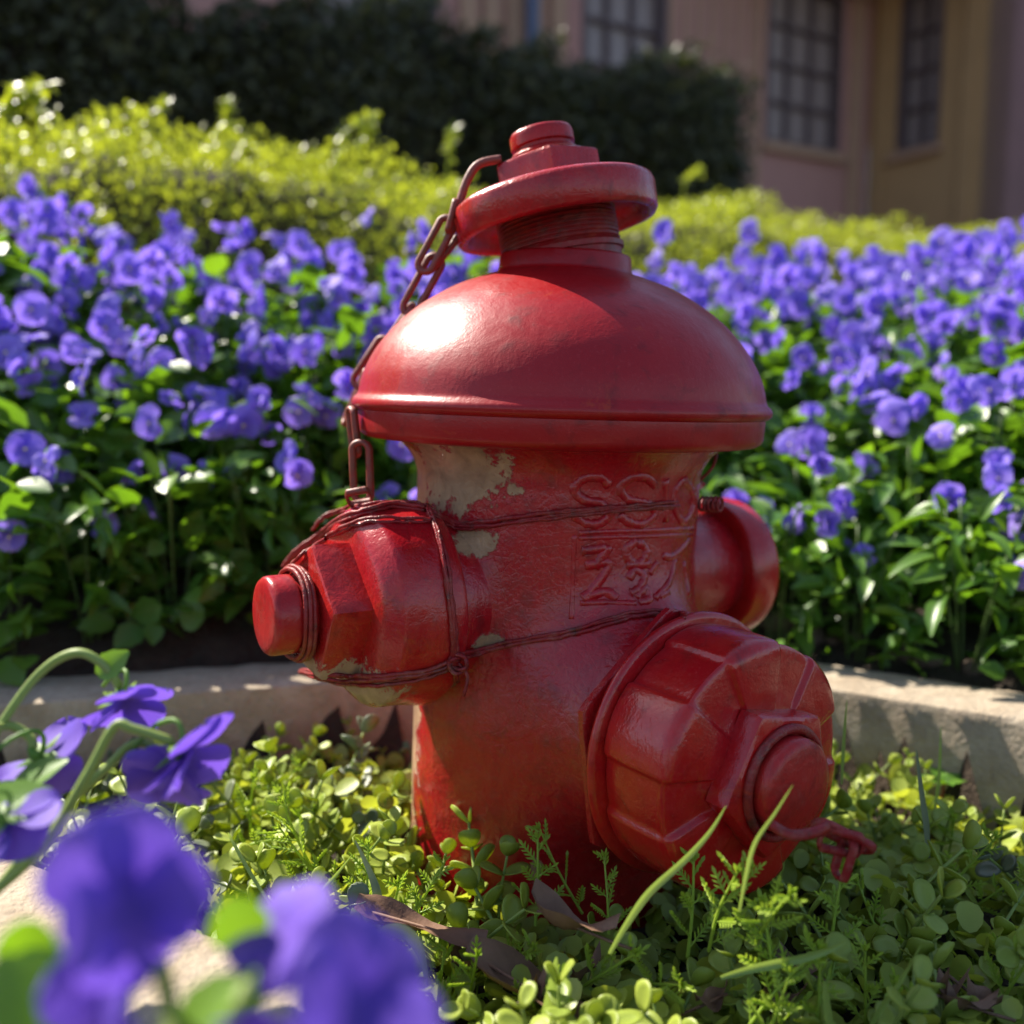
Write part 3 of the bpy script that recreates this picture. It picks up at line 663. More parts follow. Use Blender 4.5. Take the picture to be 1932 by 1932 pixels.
def stems_mesh(seed, n=5, height=0.2):
    rs = random.Random(seed); mb_ = MB()
    for k in range(n):
        a = rs.uniform(0, 6.28); r = rs.uniform(0.02, 0.06); hh = height * rs.uniform(0.7, 1.05)
        mb_.tube(cr([(0.008 * math.cos(a), 0.008 * math.sin(a), -0.012), (r * 0.5 * math.cos(a), r * 0.5 * math.sin(a), hh * 0.5), (r * math.cos(a), r * math.sin(a), hh)], 3), 0.0014, 5)
    return mb_.mesh('stems', M['plant_stem'])
FOL = [foliage_mesh(s) for s in range(8)]; STM = [stems_mesh(s) for s in range(4)]
pts = []; tries = 0
rs = random.Random(5)
while tries < 9000 and len(pts) < 260:
    tries += 1; x = rs.uniform(-1.2, 1.9); y = rs.uniform(0.1, 1.75)
    if x < 0.0: ymax = 0.62 + 0.10 * (x + 1.0)
    else: ymax = 0.74 + 0.55 * x
    if y > ymax: continue
    d = float(seg_dist([(x, y)], KB)[0])
    if inside([(x, y)], PIT)[0] or d < 0.115: continue
    if any((x - q[0]) ** 2 + (y - q[1]) ** 2 < 0.072 ** 2 for q in pts): continue
    u = proj((x, y, gz(x, y) + 0.15))
    if u[0] < -220 or u[0] > 2160: continue
    if x < -0.05 and y - 0.14 < 0.06: continue
    pts.append((x, y, d))
ORD = ['nearest', 'second', 'third', 'fourth', 'fifth', 'sixth', 'seventh', 'eighth', 'ninth', 'tenth', 'eleventh', 'twelfth', 'thirteenth', 'fourteenth', 'fifteenth', 'sixteenth', 'seventeenth', 'eighteenth', 'nineteenth', 'twentieth'] + ['outer'] * 40
rank = {}
for sd in (True, False):
    for k, i in enumerate(sorted([i for i, q in enumerate(pts) if q[2] < 0.22 and (q[0] < 0.02) == sd], key=lambda i: abs(pts[i][0]))): rank[i] = k
for i, (x, y, d) in enumerate(pts):
    r2 = random.Random(100 + i); left = x < 0.02; z = gz(x, y) - 0.003
    back = min(1.0, max(0, (d - 0.12) / 0.40))
    o = empty('viola_plant', (x, y, z), (0, 0, r2.uniform(0, 6.28)))
    near = d < 0.22
    side = 'left' if left else 'right'
    if near: tag(o, '%s viola plant %s of the hydrant in the front row along the kerb' % (ORD[rank[i]], side), 'viola plant', 'front row of violas along the kerb')
    elif d < 0.36: tag(o, 'leafy viola plant with scattered violet flowers in the middle rows %s of the hydrant' % side, 'viola plant', 'middle rows of violas %s of the hydrant' % side)
    else: tag(o, 'viola plant thick with violet flowers in the back rows %s of the hydrant' % side, 'viola plant', 'back rows of violas %s of the hydrant' % side)
    sc = r2.uniform(0.88, 1.15) * (0.80 + 0.32 * back) * (1.0 if left else 0.92); o.scale = (sc, sc, sc)
    fo = obj('foliage', FOL[i % 8], o); fo['kind'] = 'stuff'; obj('stems', STM[i % 4], o)
    rz = o.rotation_euler.z; inv = Matrix.Rotation(-rz, 3, 'Z')
    for k in range(7):
        a = r2.uniform(0, 6.28); rad = r2.uniform(0.02, 0.07); p_ = (rad * math.cos(a), rad * math.sin(a), r2.uniform(0.09, 0.185))
        yv = inv @ Vector((r2.uniform(-1, 1), r2.uniform(-1.1, 0.5), r2.uniform(-0.3, 0.9))); zv = inv @ Vector((r2.uniform(-0.5, 0.5), r2.uniform(-0.8, 0.3), 1))
        obj('leaf', r2.choice(VLM), o, frame(p_, yv, zv) @ Matrix.Scale(r2.uniform(0.7, 1.12), 4))
    nf = int(round(1.6 + 5.2 * back + r2.uniform(-0.8, 0.8))) + (4 if left else 1)
    if near: nf = r2.choice((2, 3, 3, 4)) + (1 if left else 2)
    for k in range(nf):
        a = r2.uniform(0, 6.28); rad = r2.uniform(0.015, 0.105); hgt = r2.uniform(0.165, 0.25) + (0 if left else 0.012) if not (near and k < 3) else r2.uniform(0.10, 0.23)
        p_ = (rad * math.cos(a), rad * math.sin(a), hgt)
        fac = inv @ Vector((r2.gauss(-0.15, 0.75), r2.gauss(-0.75, 0.55), r2.gauss(0.12, 0.40))); upv = inv @ Vector((r2.gauss(0, 0.25), 0.2, 1))
        z_ = fac.normalized(); y_ = (upv - z_ * upv.dot(z_)).normalized()
        flower(o, frame(p_, y_, z_), r2.uniform(0.64, 0.92) / sc, r2, closed=(r2.random() < 0.38) * r2.uniform(0.4, 0.9))

# foreground violas on the near side of the pit
def fg_plant(label, base, items, leaves):
    o = empty('viola_plant', base); tag(o, label, 'viola plant'); inv = Matrix.Translation(-Vector(base)); r2 = random.Random(len(items) * 7 + 3)
    st = MB()
    for (px, py, d, sc, fac, upv, path, cl) in items:
        c = at(px, py, d); z_ = Vector(fac).normalized(); upv = Vector(upv); y_ = (upv - z_ * upv.dot(z_)).normalized()
        flower(o, frame(inv @ c, y_, z_), sc, r2, closed=cl, eye=fac[1] < -0.7, pets=PET_DEEP)
        P = [Vector(inv @ at(*q)) for q in path] + [inv @ (c - z_ * 0.008)]
        st.tube(cr(P, 6), [0.0021] * ((len(P) - 1) * 6) + [0.0014], 8)
    for (px, py, d, yv, zv, s) in leaves:
        c = inv @ at(px, py, d); obj('leaf', VLM[1], o, frame(c, yv, zv) @ Matrix.Scale(s, 4))
    so = st.build('stems', M['stem'], o); return o
bA = Vector((-0.285, -0.36, 0.07)); bB = Vector((-0.14, -0.49, 0.07))
fg_plant('tall viola at the left edge, its violet flowers nodding on arched pale stems', bA, [
    (350, 1425, 0.40, 1.05, (0.62, -0.25, -0.55), (0.3, 0.1, 1), [(-160, 1800, 0.36), (60, 1620, 0.38), (160, 1470, 0.395), (215, 1372, 0.40), (250, 1375, 0.40)], 0.28),
    (235, 1325, 0.43, 0.95, (0.35, -0.45, -0.60), (0.5, -0.2, 0.8), [(-120, 1560, 0.40), (0, 1370, 0.42), (75, 1270, 0.43), (140, 1232, 0.43), (190, 1250, 0.43)], 0.30),
    (320, 1470, 0.41, 0.95, (-0.1, -0.75, -0.45), (-0.1, 0.2, 1), [(-100, 1800, 0.37), (90, 1560, 0.395), (200, 1450, 0.41), (262, 1400, 0.415)], 0.1),
    (85, 1432, 0.42, 0.95, (0.35, 0.45, -0.75), (0.3, 0.3, 0.8), [(-200, 1720, 0.38), (-60, 1420, 0.40), (10, 1370, 0.42), (55, 1390, 0.42)], 0.25),
    (15, 1550, 0.36, 0.85, (0.2, 0.4, -0.8), (0.3, 0.3, 0.8), [(-260, 1800, 0.34), (-120, 1560, 0.35), (-40, 1500, 0.36)], 0.25)],
    [(-60, 1560, 0.37, (0.8, 0.1, 0.4), (0, -0.5, 1), 0.9), (20, 1500, 0.40, (0.7, 0.2, 0.5), (-0.4, -0.5, 1), 0.7), (185, 1275, 0.43, (0.7, 0.1, 0.6), (0, -0.8, 0.4), 0.45)])
fg_plant('viola close to the lens at the lower left, with big soft violet blooms', bB, [
    (240, 1700, 0.205, 0.90, (0.70, -0.60, 0.25), (-0.35, 0.3, 0.8), [(330, 2050, 0.20), (320, 1900, 0.215), (280, 1760, 0.215)], 0.1),
    (530, 1770, 0.225, 0.68, (-0.4, -0.35, 0.75), (-0.1, 0.5, 1), [(420, 2040, 0.21), (480, 1900, 0.23), (520, 1820, 0.232)], 0.1),
    (680, 1895, 0.185, 0.86, (0.55, -0.45, 0.65), (0.3, 0.5, 0.6), [(480, 2060, 0.20), (560, 1990, 0.205), (640, 1940, 0.205)], 0.05),
    (190, 1870, 0.205, 0.62, (-0.1, -0.55, 0.3), (0, 0, 1), [(240, 2100, 0.20), (220, 1980, 0.205)], 0.3),
    (470, 1920, 0.21, 0.58, (0.1, -0.5, -0.5), (0.2, 0, 1), [(380, 2080, 0.20), (420, 1970, 0.205)], 0.3)],
    [(-50, 1930, 0.22, (0.8, 0.1, 0.35), (0.1, -0.5, 1), 0.85), (60, 1735, 0.23, (-0.2, 0.1, -1), (0.2, -1, 0.2), 0.55), (440, 1690, 0.225, (0.15, 0.1, -1), (0.3, -1, 0.1), 0.5),
     (330, 1985, 0.21, (0.5, 0.2, 0.6), (-0.3, -0.4, 1), 0.6), (150, 1995, 0.21, (-0.5, 0.1, 0.6), (0.2, -0.5, 1), 0.8)])

# ------------------------------------------------------------------ ground cover in the pit
def round_leaf(L, W, cup, n=10):
    V = [(0, L * 0.52, -cup)]; ring = [];
    for i in range(n):
        a = 2 * math.pi * i / n + math.pi / n * 0; x = math.sin(a) * W; y = L * 0.52 - math.cos(a) * L * 0.52
        x *= 0.80 + 0.30 * (y / L); V.append((x, y, abs(x) * 0.22))
    F = [(0, 1 + i, 1 + (i + 1) % n) for i in range(n)]; return V, F
def round_leaf_thick(L, W, cup, th=0.0007, n=14):
    V = []; F = []
    def ringp(s, dz):
        r = []
        for i in range(n):
            a = 2 * math.pi * i / n; x = math.sin(a) * W * s; y = L * 0.52 - math.cos(a) * L * 0.52 * s
            x *= 0.78 + 0.32 * (y / L); q = (1 - s * s); r.append((x, y, -cup * q + abs(x) * 0.22 + dz))
        return r
    V = [(0, L * 0.52, -cup)] + ringp(0.6, 0) + ringp(1.0, 0) + ringp(1.0, -th) + [(0, L * 0.52, -cup - th)]
    for i in range(n):
        j = (i + 1) % n
        F += [(0, 1 + i, 1 + j), (1 + i, 1 + n + i, 1 + n + j, 1 + j), (1 + n + i, 1 + 2 * n + i, 1 + 2 * n + j, 1 + n + j), (1 + 3 * n, 1 + 2 * n + j, 1 + 2 * n + i)]
    return V, F
RL = round_leaf(0.0128, 0.0058, 0.0004)
RLT = [round_leaf_thick(0.0138, 0.0060, 0.0005), round_leaf_thick(0.0124, 0.0060, 0.0001), round_leaf_thick(0.0148, 0.0058, 0.0009)]
RLM = [mesh('leaf', v, f, M['round_part']) for v, f in RLT]; RLO = [mesh('leaf', v, f, M['round_old']) for v, f in RLT]
def cover_h(x, y):
    """top of the planting over the pit"""
    h = 0.046 + 0.010 * math.sin(x * 23 + 1) * math.sin(y * 19) + 0.006 * math.sin(x * 61 + y * 47)
    h += 0.030 * math.exp(-(((x + 0.145) / 0.055) ** 2 + ((y + 0.0) / 0.07) ** 2)) - 0.012 * math.exp(-(((x + 0.32) / 0.12) ** 2 + ((y - 0.06) / 0.08) ** 2)) - 0.020 * math.exp(-(((x - 0.30) / 0.14) ** 2 + ((y - 0.05) / 0.09) ** 2))
    h -= 0.012 * math.exp(-(((x - 0.02) / 0.09) ** 2 + ((y + 0.13) / 0.05) ** 2))
    return h
def pit_ok(x, y, m=0.012):
    if not inside([(x, y)], PIT)[0]: return False
    if float(seg_dist([(x, y)], KB)[0]) < m or float(seg_dist([(x, y)], KF)[0]) < m: return False
    if x * x + y * y < 0.112 ** 2: return False
    q = Vector((x, y, 0)); s = q.dot(dp); lat = abs(q.x * -dp.y + q.y * dp.x)
    return True
def under_cap(x, y):
    q = Vector((x, y, 0)); s = q.dot(dp); lat = abs(q.x * (-dp.y) + q.y * dp.x)
    return 0 < s < 0.215 and lat < 0.075
cand = np.column_stack([rng.uniform(-0.72, 0.75, 11000), rng.uniform(-0.42, 0.19, 11000)])
ok = inside(cand, PIT) & (seg_dist(cand, KB) > 0.006) & (seg_dist(cand, KF) > 0.006) & ((cand ** 2).sum(1) > 0.106 ** 2)
vis = np.array([-150 < proj((x, y, 0.03))[0] < 2080 and proj((x, y, 0.03))[1] < 2120 for x, y in cand]); cand = cand[ok & vis]
nC = len(cand); tops = np.array([cover_h(x, y) * (0.45 if under_cap(x, y) else 1) for x, y in cand])
zC = tops * (0.15 + 0.80 * np.sqrt(rng.rand(nC)))
ang = rng.rand(nC) * 2 * np.pi; el = rng.uniform(-0.3, 0.9, nC)
yv = np.stack([np.cos(ang) * np.cos(el), np.sin(ang) * np.cos(el), np.sin(el)], 1); zv = np.array([0, 0, 1.0]) + 0.7 * rng.randn(nC, 3)
me = scatter('ground_cover', *RL, rotm(nC, yv, zv, rng.uniform(0.75, 1.55, nC), np.column_stack([cand, zC])), M['round'])
gc = obj('ground_cover', me); tag(gc, 'dense mat of small round green leaves filling the pit around the hydrant', 'ground cover', kind='stuff')
# stems beneath the leaves
mb = MB()
for k in range(420):
    x, y = cand[rng.randint(nC)]; h = cover_h(x, y) * (0.5 if under_cap(x, y) else 0.9); a = rng.rand() * 6.28; l = rng.uniform(0.01, 0.04)
    mb.tube([(x, y, 0.0), (x + 0.4 * l * math.cos(a), y + 0.4 * l * math.sin(a), h * 0.6), (x + l * math.cos(a), y + l * math.sin(a), h * 0.9)], 0.0008, 4, caps=False)
o = mb.build('stems', M['stem'], gc); o['kind'] = 'stuff'
# single sprigs with opposite pairs of leaves
def sprig_template(seed):
    r2 = random.Random(seed); n = r2.choice((4, 5, 5, 6)); Lh = r2.uniform(0.045, 0.072); bend = r2.uniform(0.012, 0.040); a = r2.uniform(0, 6.28)
    P = cr([(0, 0, 0), (bend * 0.25 * math.cos(a), bend * 0.25 * math.sin(a), Lh * 0.55), (bend * math.cos(a), bend * math.sin(a), Lh)], 8)
    mb_ = MB(); mb_.tube(P, [0.0011 - 0.0005 * i / len(P) for i in range(len(P))], 6); me = mb_.mesh('round_leaf_sprig', M['stem']); L = []
    for k in range(n):
        t = 0.30 + 0.70 * k / (n - 1); i = min(len(P) - 2, int(t * (len(P) - 1))); p_ = P[i] if k < n - 1 else P[-1]; tg = (P[i + 1] - P[i]).normalized()
        b = tg.orthogonal().normalized(); b.rotate(Matrix.Rotation((k % 2) * math.pi / 2 + r2.uniform(-0.4, 0.4), 3, tg))
        for sgn in (1, -1):
            el_ = r2.uniform(0.25, 0.75) + (0.35 if k == n - 1 else 0)
            y_ = b * sgn * math.cos(el_) + tg * math.sin(el_); L.append((r2.randrange(3), frame(p_, y_, tg - b * sgn * 0.4) @ Matrix.Scale((1.12 - 0.38 * t) * r2.uniform(0.85, 1.1), 4)))
    return me, L
SPR = [sprig_template(s) for s in range(9)]
spr = []
tr = 0; r2 = random.Random(77)
while len(spr) < 190 and tr < 6000:
    tr += 1; x, y = r2.uniform(-0.50, 0.62), r2.uniform(-0.33, 0.17)
    if not pit_ok(x, y) or under_cap(x, y): continue
    u = proj((x, y, 0.05))
    if not (-60 < u[0] < 2000 and 1300 < u[1] < 2050): continue
    if any((x - a) ** 2 + (y - b) ** 2 < 0.020 ** 2 for a, b in spr): continue
    spr.append((x, y))
for i, (x, y) in enumerate(spr):
    me, L = SPR[i % 9]; sc = r2.uniform(1.0, 1.65); h = cover_h(x, y); dk = float(seg_dist([(x, y)], KB)[0]); sc *= 0.55 + 0.45 * min(1, dk / 0.12)
    root = obj('round_leaf_sprig', me); root.location = (x, y, max(-0.012, h - 0.045 * sc)); root.rotation_euler = (r2.uniform(-0.45, 0.45), r2.uniform(-0.45, 0.45), r2.uniform(0, 6.28)); root.scale = (sc,) * 3
    old = (x < -0.10 and y > -0.03 and r2.random() < 0.35) or r2.random() < 0.10
    if x < 0: tag(root, 'sprig of paired small round leaves in the mat left of the hydrant', 'leafy sprig', 'round-leaved sprigs left of the hydrant')
    else: tag(root, 'sprig of paired small round leaves in the mat right of the hydrant', 'leafy sprig', 'round-leaved sprigs right of the hydrant')
    for mi, mt in L: obj('leaf', (RLO if old else RLM)[mi], root, mt)
# feathery sprigs
def fern_template(seed):
    r2 = random.Random(seed); mb_ = MB(); Lh = r2.uniform(0.040, 0.058); n = 8
    def needle(p, d, side, l, w):
        nn = d.cross(side).normalized()
        for q in (side * w, nn * w): mb_.add([p - q * 0.6, p + q * 0.6, p + d * l * 0.6 + q, p + d * l, p + d * l * 0.6 - q], [(0, 1, 2, 3, 4)])
    bx, by = r2.uniform(-0.012, 0.012), r2.uniform(0.0, 0.014)
    P = cr([(0, 0, 0), (bx * 0.3, by * 0.3, Lh * 0.5), (bx, by, Lh)], 8); mb_.tube(P, [0.0010 - 0.0005 * i / len(P) for i in range(len(P))], 5)
    for k in range(n):
        t = 0.15 + 0.83 * k / (n - 1); i = min(len(P) - 2, int(t * (len(P) - 1))); p_ = P[i]; l = (0.020 * (1 - 0.7 * t) + 0.003) * r2.uniform(0.7, 1.15)
        a = (k % 2) * math.pi + r2.gauss(0, 0.7); d = Vector((math.cos(a) * 0.8, math.sin(a) * 0.8, 0.75)).normalized(); side = d.orthogonal().normalized(); side.rotate(Matrix.Rotation(r2.uniform(0, 3.1), 3, d))
        mb_.tube([p_, p_ + d * l], 0.0005, 4, caps=False); m = max(2, int(l / 0.0032))
        for j in range(m):
            q = p_ + d * l * (0.25 + 0.75 * j / m)
            for s2 in (1, -1): needle(q, (d * 0.75 + side * s2 * 0.7).normalized(), side, 0.0046 * (1 - 0.3 * j / m), 0.0008)
        needle(p_ + d * l * 0.9, d, side, 0.0045, 0.0009)
    for j in range(4): needle(P[-1], (Vector((0.5 * math.cos(j * 1.6), 0.5 * math.sin(j * 1.6), 1))).normalized(), Vector((math.sin(j), math.cos(j), 0)), 0.005, 0.0009)
    return mb_.mesh('feathery_sprig', M['fern'], smooth=False)
FER = [fern_template(s) for s in range(4)]
fspots = [(590, 1560, 0.60), (560, 1620, 0.58), (640, 1600, 0.58), (470, 1490, 0.66), (690, 1690, 0.55), (730, 1690, 0.55), (760, 1700, 0.54), (810, 1760, 0.52), (880, 1800, 0.50), (830, 1880, 0.48), (940, 1760, 0.52), (1010, 1650, 0.55), (1100, 1640, 0.56), (1150, 1680, 0.53), (1340, 1690, 0.48), (1300, 1700, 0.49), (1390, 1680, 0.48), (1230, 1760, 0.49), (1430, 1660, 0.47), (1440, 1880, 0.44), (1480, 1830, 0.45), (1530, 1880, 0.45), (1390, 1860, 0.45), (1640, 1860, 0.47), (1790, 1560, 0.66), (1840, 1640, 0.60), (1760, 1640, 0.60), (1880, 1760, 0.54), (1860, 1850, 0.50), (1740, 1880, 0.48), (420, 1540, 0.64), (380, 1500, 0.67), (620, 1510, 0.66), (1690, 1720, 0.54), (1570, 1770, 0.49), (980, 1850, 0.47), (1060, 1780, 0.50), (520, 1480, 0.68)]
r2 = random.Random(9)
for i, (px, py, d) in enumerate(fspots):
    c = at(px, py, d)
    if not inside([(c.x, c.y)], PIT)[0]: continue
    o = obj('feathery_sprig', FER[i % 4]); s = r2.uniform(0.95, 1.3); o.location = c - Vector((0, 0, 0.028 * s)); o.scale = (s,) * 3
    o.rotation_euler = (r2.uniform(-0.1, 0.8), r2.uniform(-0.7, 0.7), r2.uniform(-0.9, 0.9))
    side = 'left of the hydrant' if px < 780 else ('in front of the hydrant' if px < 1220 else 'right of the barrel foot')
    tag(o, 'feathery yellow-green sprig in the leafy mat ' + side, 'feathery sprig', 'feathery sprigs ' + side)
# grass blades
def blade(name, label, path, w, mat='grass', cat='grass blade', parts=None):
    P = cr([at(*q) for q in path], 6); mb_ = MB(); V = []; n = len(P)
    for i, p_ in enumerate(P):
        t = (P[min(i + 1, n - 1)] - P[max(0, i - 1)]).normalized(); view = Vector((0.25, -1, 0.35)).normalized(); s = t.cross(view).normalized(); nn = s.cross(t).normalized()
        ww = w * min(1, 0.45 + 1.6 * i / n) * (1 - (i / (n - 1)) ** 3 * 0.93)
        V += [p_ - s * ww, p_ - s * ww * 0.5 - nn * ww * 0.18, p_ - nn * ww * 0.30, p_ + s * ww * 0.5 - nn * ww * 0.18, p_ + s * ww]
    F_ = [(i * 5 + j, i * 5 + j + 1, i * 5 + j + 6, i * 5 + j + 5) for i in range(n - 1) for j in range(4)]
    o = mb_.add(V, F_).build(name, M[mat]); tag(o, label, cat); return o
blade('grass_blade', 'long curved grass blade rising in front of the pumper cap', [(1150, 1800, 0.45), (1182, 1745, 0.45), (1225, 1685, 0.45), (1290, 1625, 0.45), (1338, 1572, 0.45), (1370, 1520, 0.45)], 0.0021)
blade('grass_blade', 'thin grass blade crossing the spindle end of the pumper cap', [(1395, 1720, 0.43), (1408, 1650, 0.43), (1425, 1590, 0.43), (1462, 1535, 0.43), (1496, 1481, 0.43)], 0.0012)
blade('grass_blade', 'pale grass blade lying nearly flat below the pumper cap', [(1360, 1845, 0.44), (1420, 1828, 0.44), (1500, 1812, 0.44), (1560, 1795, 0.44), (1597, 1778, 0.44)], 0.0023)
blade('grass_blade', 'broad pale grass blade standing at the bottom edge', [(1025, 1990, 0.44), (1034, 1925, 0.44), (1042, 1870, 0.44), (1050, 1805, 0.44)], 0.0042)
blade('grass_blade', 'dark upright grass blade in front of the right kerb', [(1752, 1640, 0.60), (1748, 1560, 0.60), (1738, 1490, 0.60), (1729, 1413, 0.60)], 0.0026, 'round_old')
blade('grass_blade', 'slanting grass blade in the shaded lower right corner', [(1630, 1960, 0.44), (1665, 1900, 0.44), (1700, 1850, 0.44), (1738, 1783, 0.44)], 0.0018)
blade('grass_blade', 'upright grass blade at the bottom edge below the pumper cap', [(1570, 1960, 0.43), (1560, 1900, 0.43), (1555, 1850, 0.43)], 0.0024)
blade('grass_blade', 'striped arching leaf blade left of the barrel foot', [(700, 1800, 0.53), (712, 1730, 0.53), (712, 1690, 0.53), (700, 1650, 0.535), (670, 1585, 0.54)], 0.0030, 'round_old')
blade('grass_blade', 'striped leaf blade arching over beside the near violas', [(690, 1780, 0.46), (730, 1755, 0.46), (770, 1762, 0.46), (795, 1800, 0.46), (808, 1860, 0.455)], 0.0034, 'round_old')
blade('grass_blade', 'thin bright stalk standing among the left ground cover', [(560, 1750, 0.52), (600, 1690, 0.525), (635, 1650, 0.53), (665, 1612, 0.53)], 0.0013)
blade('grass_blade', 'thin slanting stalk between the near violas and left sprigs', [(520, 1720, 0.50), (480, 1660, 0.51), (440, 1590, 0.52), (430, 1570, 0.52)], 0.0011)
blade('grass_blade', 'pale straight grass stalk against the right kerb', [(1760, 1560, 0.68), (1772, 1460, 0.68), (1775, 1370, 0.68)], 0.0016)
blade('grass_blade', 'short bright grass blade beside the right edge of the pumper cap', [(1588, 1480, 0.64), (1592, 1400, 0.64), (1598, 1320, 0.64)], 0.0015)
# seedling
o = empty('seedling', on_z(1775, 1530, 0.02)); tag(o, 'red-stemmed seedling with four pointed yellow-green leaves by the right kerb', 'seedling')
b = o.location; top = at(1782, 1478, b.y + 0.70) ; mb = MB(); mb.tube(cr([(0, 0, -0.01), (0.001, 0, 0.02), top - b], 4), 0.0011, 6); mb.build('stem', M['chain'], o)
for a in (10, 95, 170, 265):
    d = Vector((math.cos(R(a)), math.sin(R(a)) * 0.6, 0.35)); obj('leaf', VLM[0], o, frame(top - b, d, (0, -0.3, 1)) @ Matrix.Scale(0.52, 4))
# dry leaves
def dry(label, px, py, d, L, W, rot, curl, tiltx):
    V = []; F_ = []; n, k = 10, 7
    for i in range(n):
        t = i / (n - 1); w = W * math.sin(math.pi * (0.04 + 0.92 * t)) ** 0.8
        for j in range(k):
            s = j / (k - 1) * 2 - 1; ang_ = s * curl
            V.append((math.sin(ang_) * w / max(curl, 0.3), (t - 0.5) * L, (1 - math.cos(ang_)) * w / max(curl, 0.3) + 0.004 * math.sin(t * 7 + s * 2) + 0.012 * (t - 0.5) ** 2 * 4 * curl))
    F_ = [(i * k + j, i * k + j + 1, (i + 1) * k + j + 1, (i + 1) * k + j) for i in range(n - 1) for j in range(k - 1)]
    mb_ = MB(); mb_.add(V, F_); mb_.tube([(0, -L * 0.5 - 0.010, 0.003), (0, -L * 0.45, 0.002), (0, L * 0.4, 0.0012)], 0.0009, 5)
    o_ = mb_.build('dry_leaf', M['dry']); o_.location = at(px, py, d); o_.rotation_euler = (R(tiltx), R(10), R(rot)); tag(o_, label, 'dry leaf'); return o_
dry('flat brown dry leaf lying between the near violas and the barrel foot', 790, 1752, 0.505, 0.075, 0.016, 82, 0.4, 12)
dry('curled purplish-brown dry leaf in front of the barrel foot', 1075, 1750, 0.485, 0.050, 0.011, 62, 1.1, 8)
dry('large brown dry leaf under the sprigs at the bottom edge', 1010, 1880, 0.47, 0.085, 0.020, 70, 0.5, 20)

r3 = random.Random(31)
for k in range(16):
    px, py = r3.uniform(420, 1850), r3.uniform(1660, 1900); d = 0.52 - (py - 1660) * 0.00022
    o = dry('small withered brown leaf caught among the round leaves of the mat', px, py, d, r3.uniform(0.016, 0.032), r3.uniform(0.004, 0.007), r3.uniform(0, 360), r3.uniform(0.4, 1.3), r3.uniform(-20, 30))
    q = o.location
    if not inside([(q.x, q.y)], PIT)[0] or under_cap(q.x, q.y): q.x, q.y = 0.1 + 0.3 * r3.random(), -0.30 + 0.08 * r3.random()
    q.z = cover_h(q.x, q.y) * 0.95; o['group'] = 'withered leaves in the mat'
# ------------------------------------------------------------------ stones along the bed's edge
def stone(seed, s):
    r_ = random.Random(seed); V = []; F_ = []; n, k = 9, 6
    for i in range(k + 1):
        th = math.pi * i / k
        for j in range(n):
            ph = 2 * math.pi * j / n; q = 1 + 0.22 * math.sin(ph * 2 + seed) * math.sin(th) + r_.uniform(-0.09, 0.09)
            V.append((math.sin(th) * math.cos(ph) * s * q, math.sin(th) * math.sin(ph) * s * 0.75 * q, math.cos(th) * s * 0.55 * q))
    F_ = [(i * n + j, (i + 1) * n + j, (i + 1) * n + (j + 1) % n, i * n + (j + 1) % n) for i in range(k) for j in range(n)]
    return mesh('stone', V, F_, M['stone'])
STN = [stone(s, 0.02) for s in range(5)]
r2 = random.Random(21)
for i, (px, py, s, lab) in enumerate(((1530, 1205, 1.3, 'rounded brown stone just right of the pumper cap, behind the kerb'), (1600, 1222, 1.0, 'brown stone second from the hydrant along the right kerb'), (1700, 1240, 1.1, 'pale brown stone under the violas in the middle of the right kerb'),
                                      (1760, 1262, 0.8, 'small brown stone lying against the right kerb'), (1850, 1275, 0.9, 'brown stone near the right picture edge, behind the kerb'), (1480, 1190, 1.1, 'dark brown stone below the right nozzle'))):
    d = 0.70
    while d < 1.4 and at(px, py, d).z > max(gz(at(px, py, d).x, at(px, py, d).y), 0.09): d += 0.01
    c = at(px, py, d) + Vector((0, 0.01, 0.004))
    o = obj('stone', STN[i % 5]); o.location = c; o.scale = (s,) * 3; o.rotation_euler = (r2.uniform(-0.2, 0.2), 0, r2.uniform(0, 6)); tag(o, lab, 'stone')
mb = MB()
PT = []
for k in range(900):
    t = rng.rand(); i = rng.randint(len(KB) - 1); a = Vector((*KB[i], 0)); b = Vector((*KB[i + 1], 0)); p_ = a.lerp(b, t); nn = Vector((-(b - a).y, (b - a).x, 0)).normalized()
    p_ = p_ + nn * rng.uniform(0.062, 0.19); PT.append((p_.x, p_.y, max(gz(p_.x, p_.y), 0.098 if rng.rand() < 0.3 else 0.09)))
me = scatter('soil_crumbs', [v.co[:] for v in STN[0].vertices], [tuple(f.vertices) for f in STN[0].polygons], rotm(900, rng.randn(900, 3), rng.randn(900, 3), rng.uniform(0.05, 0.28, 900) , np.array(PT)), M['soil'])
o = obj('soil_crumbs', me); tag(o, 'loose dark soil crumbs and bark bits scattered behind the kerb', 'soil', kind='stuff')

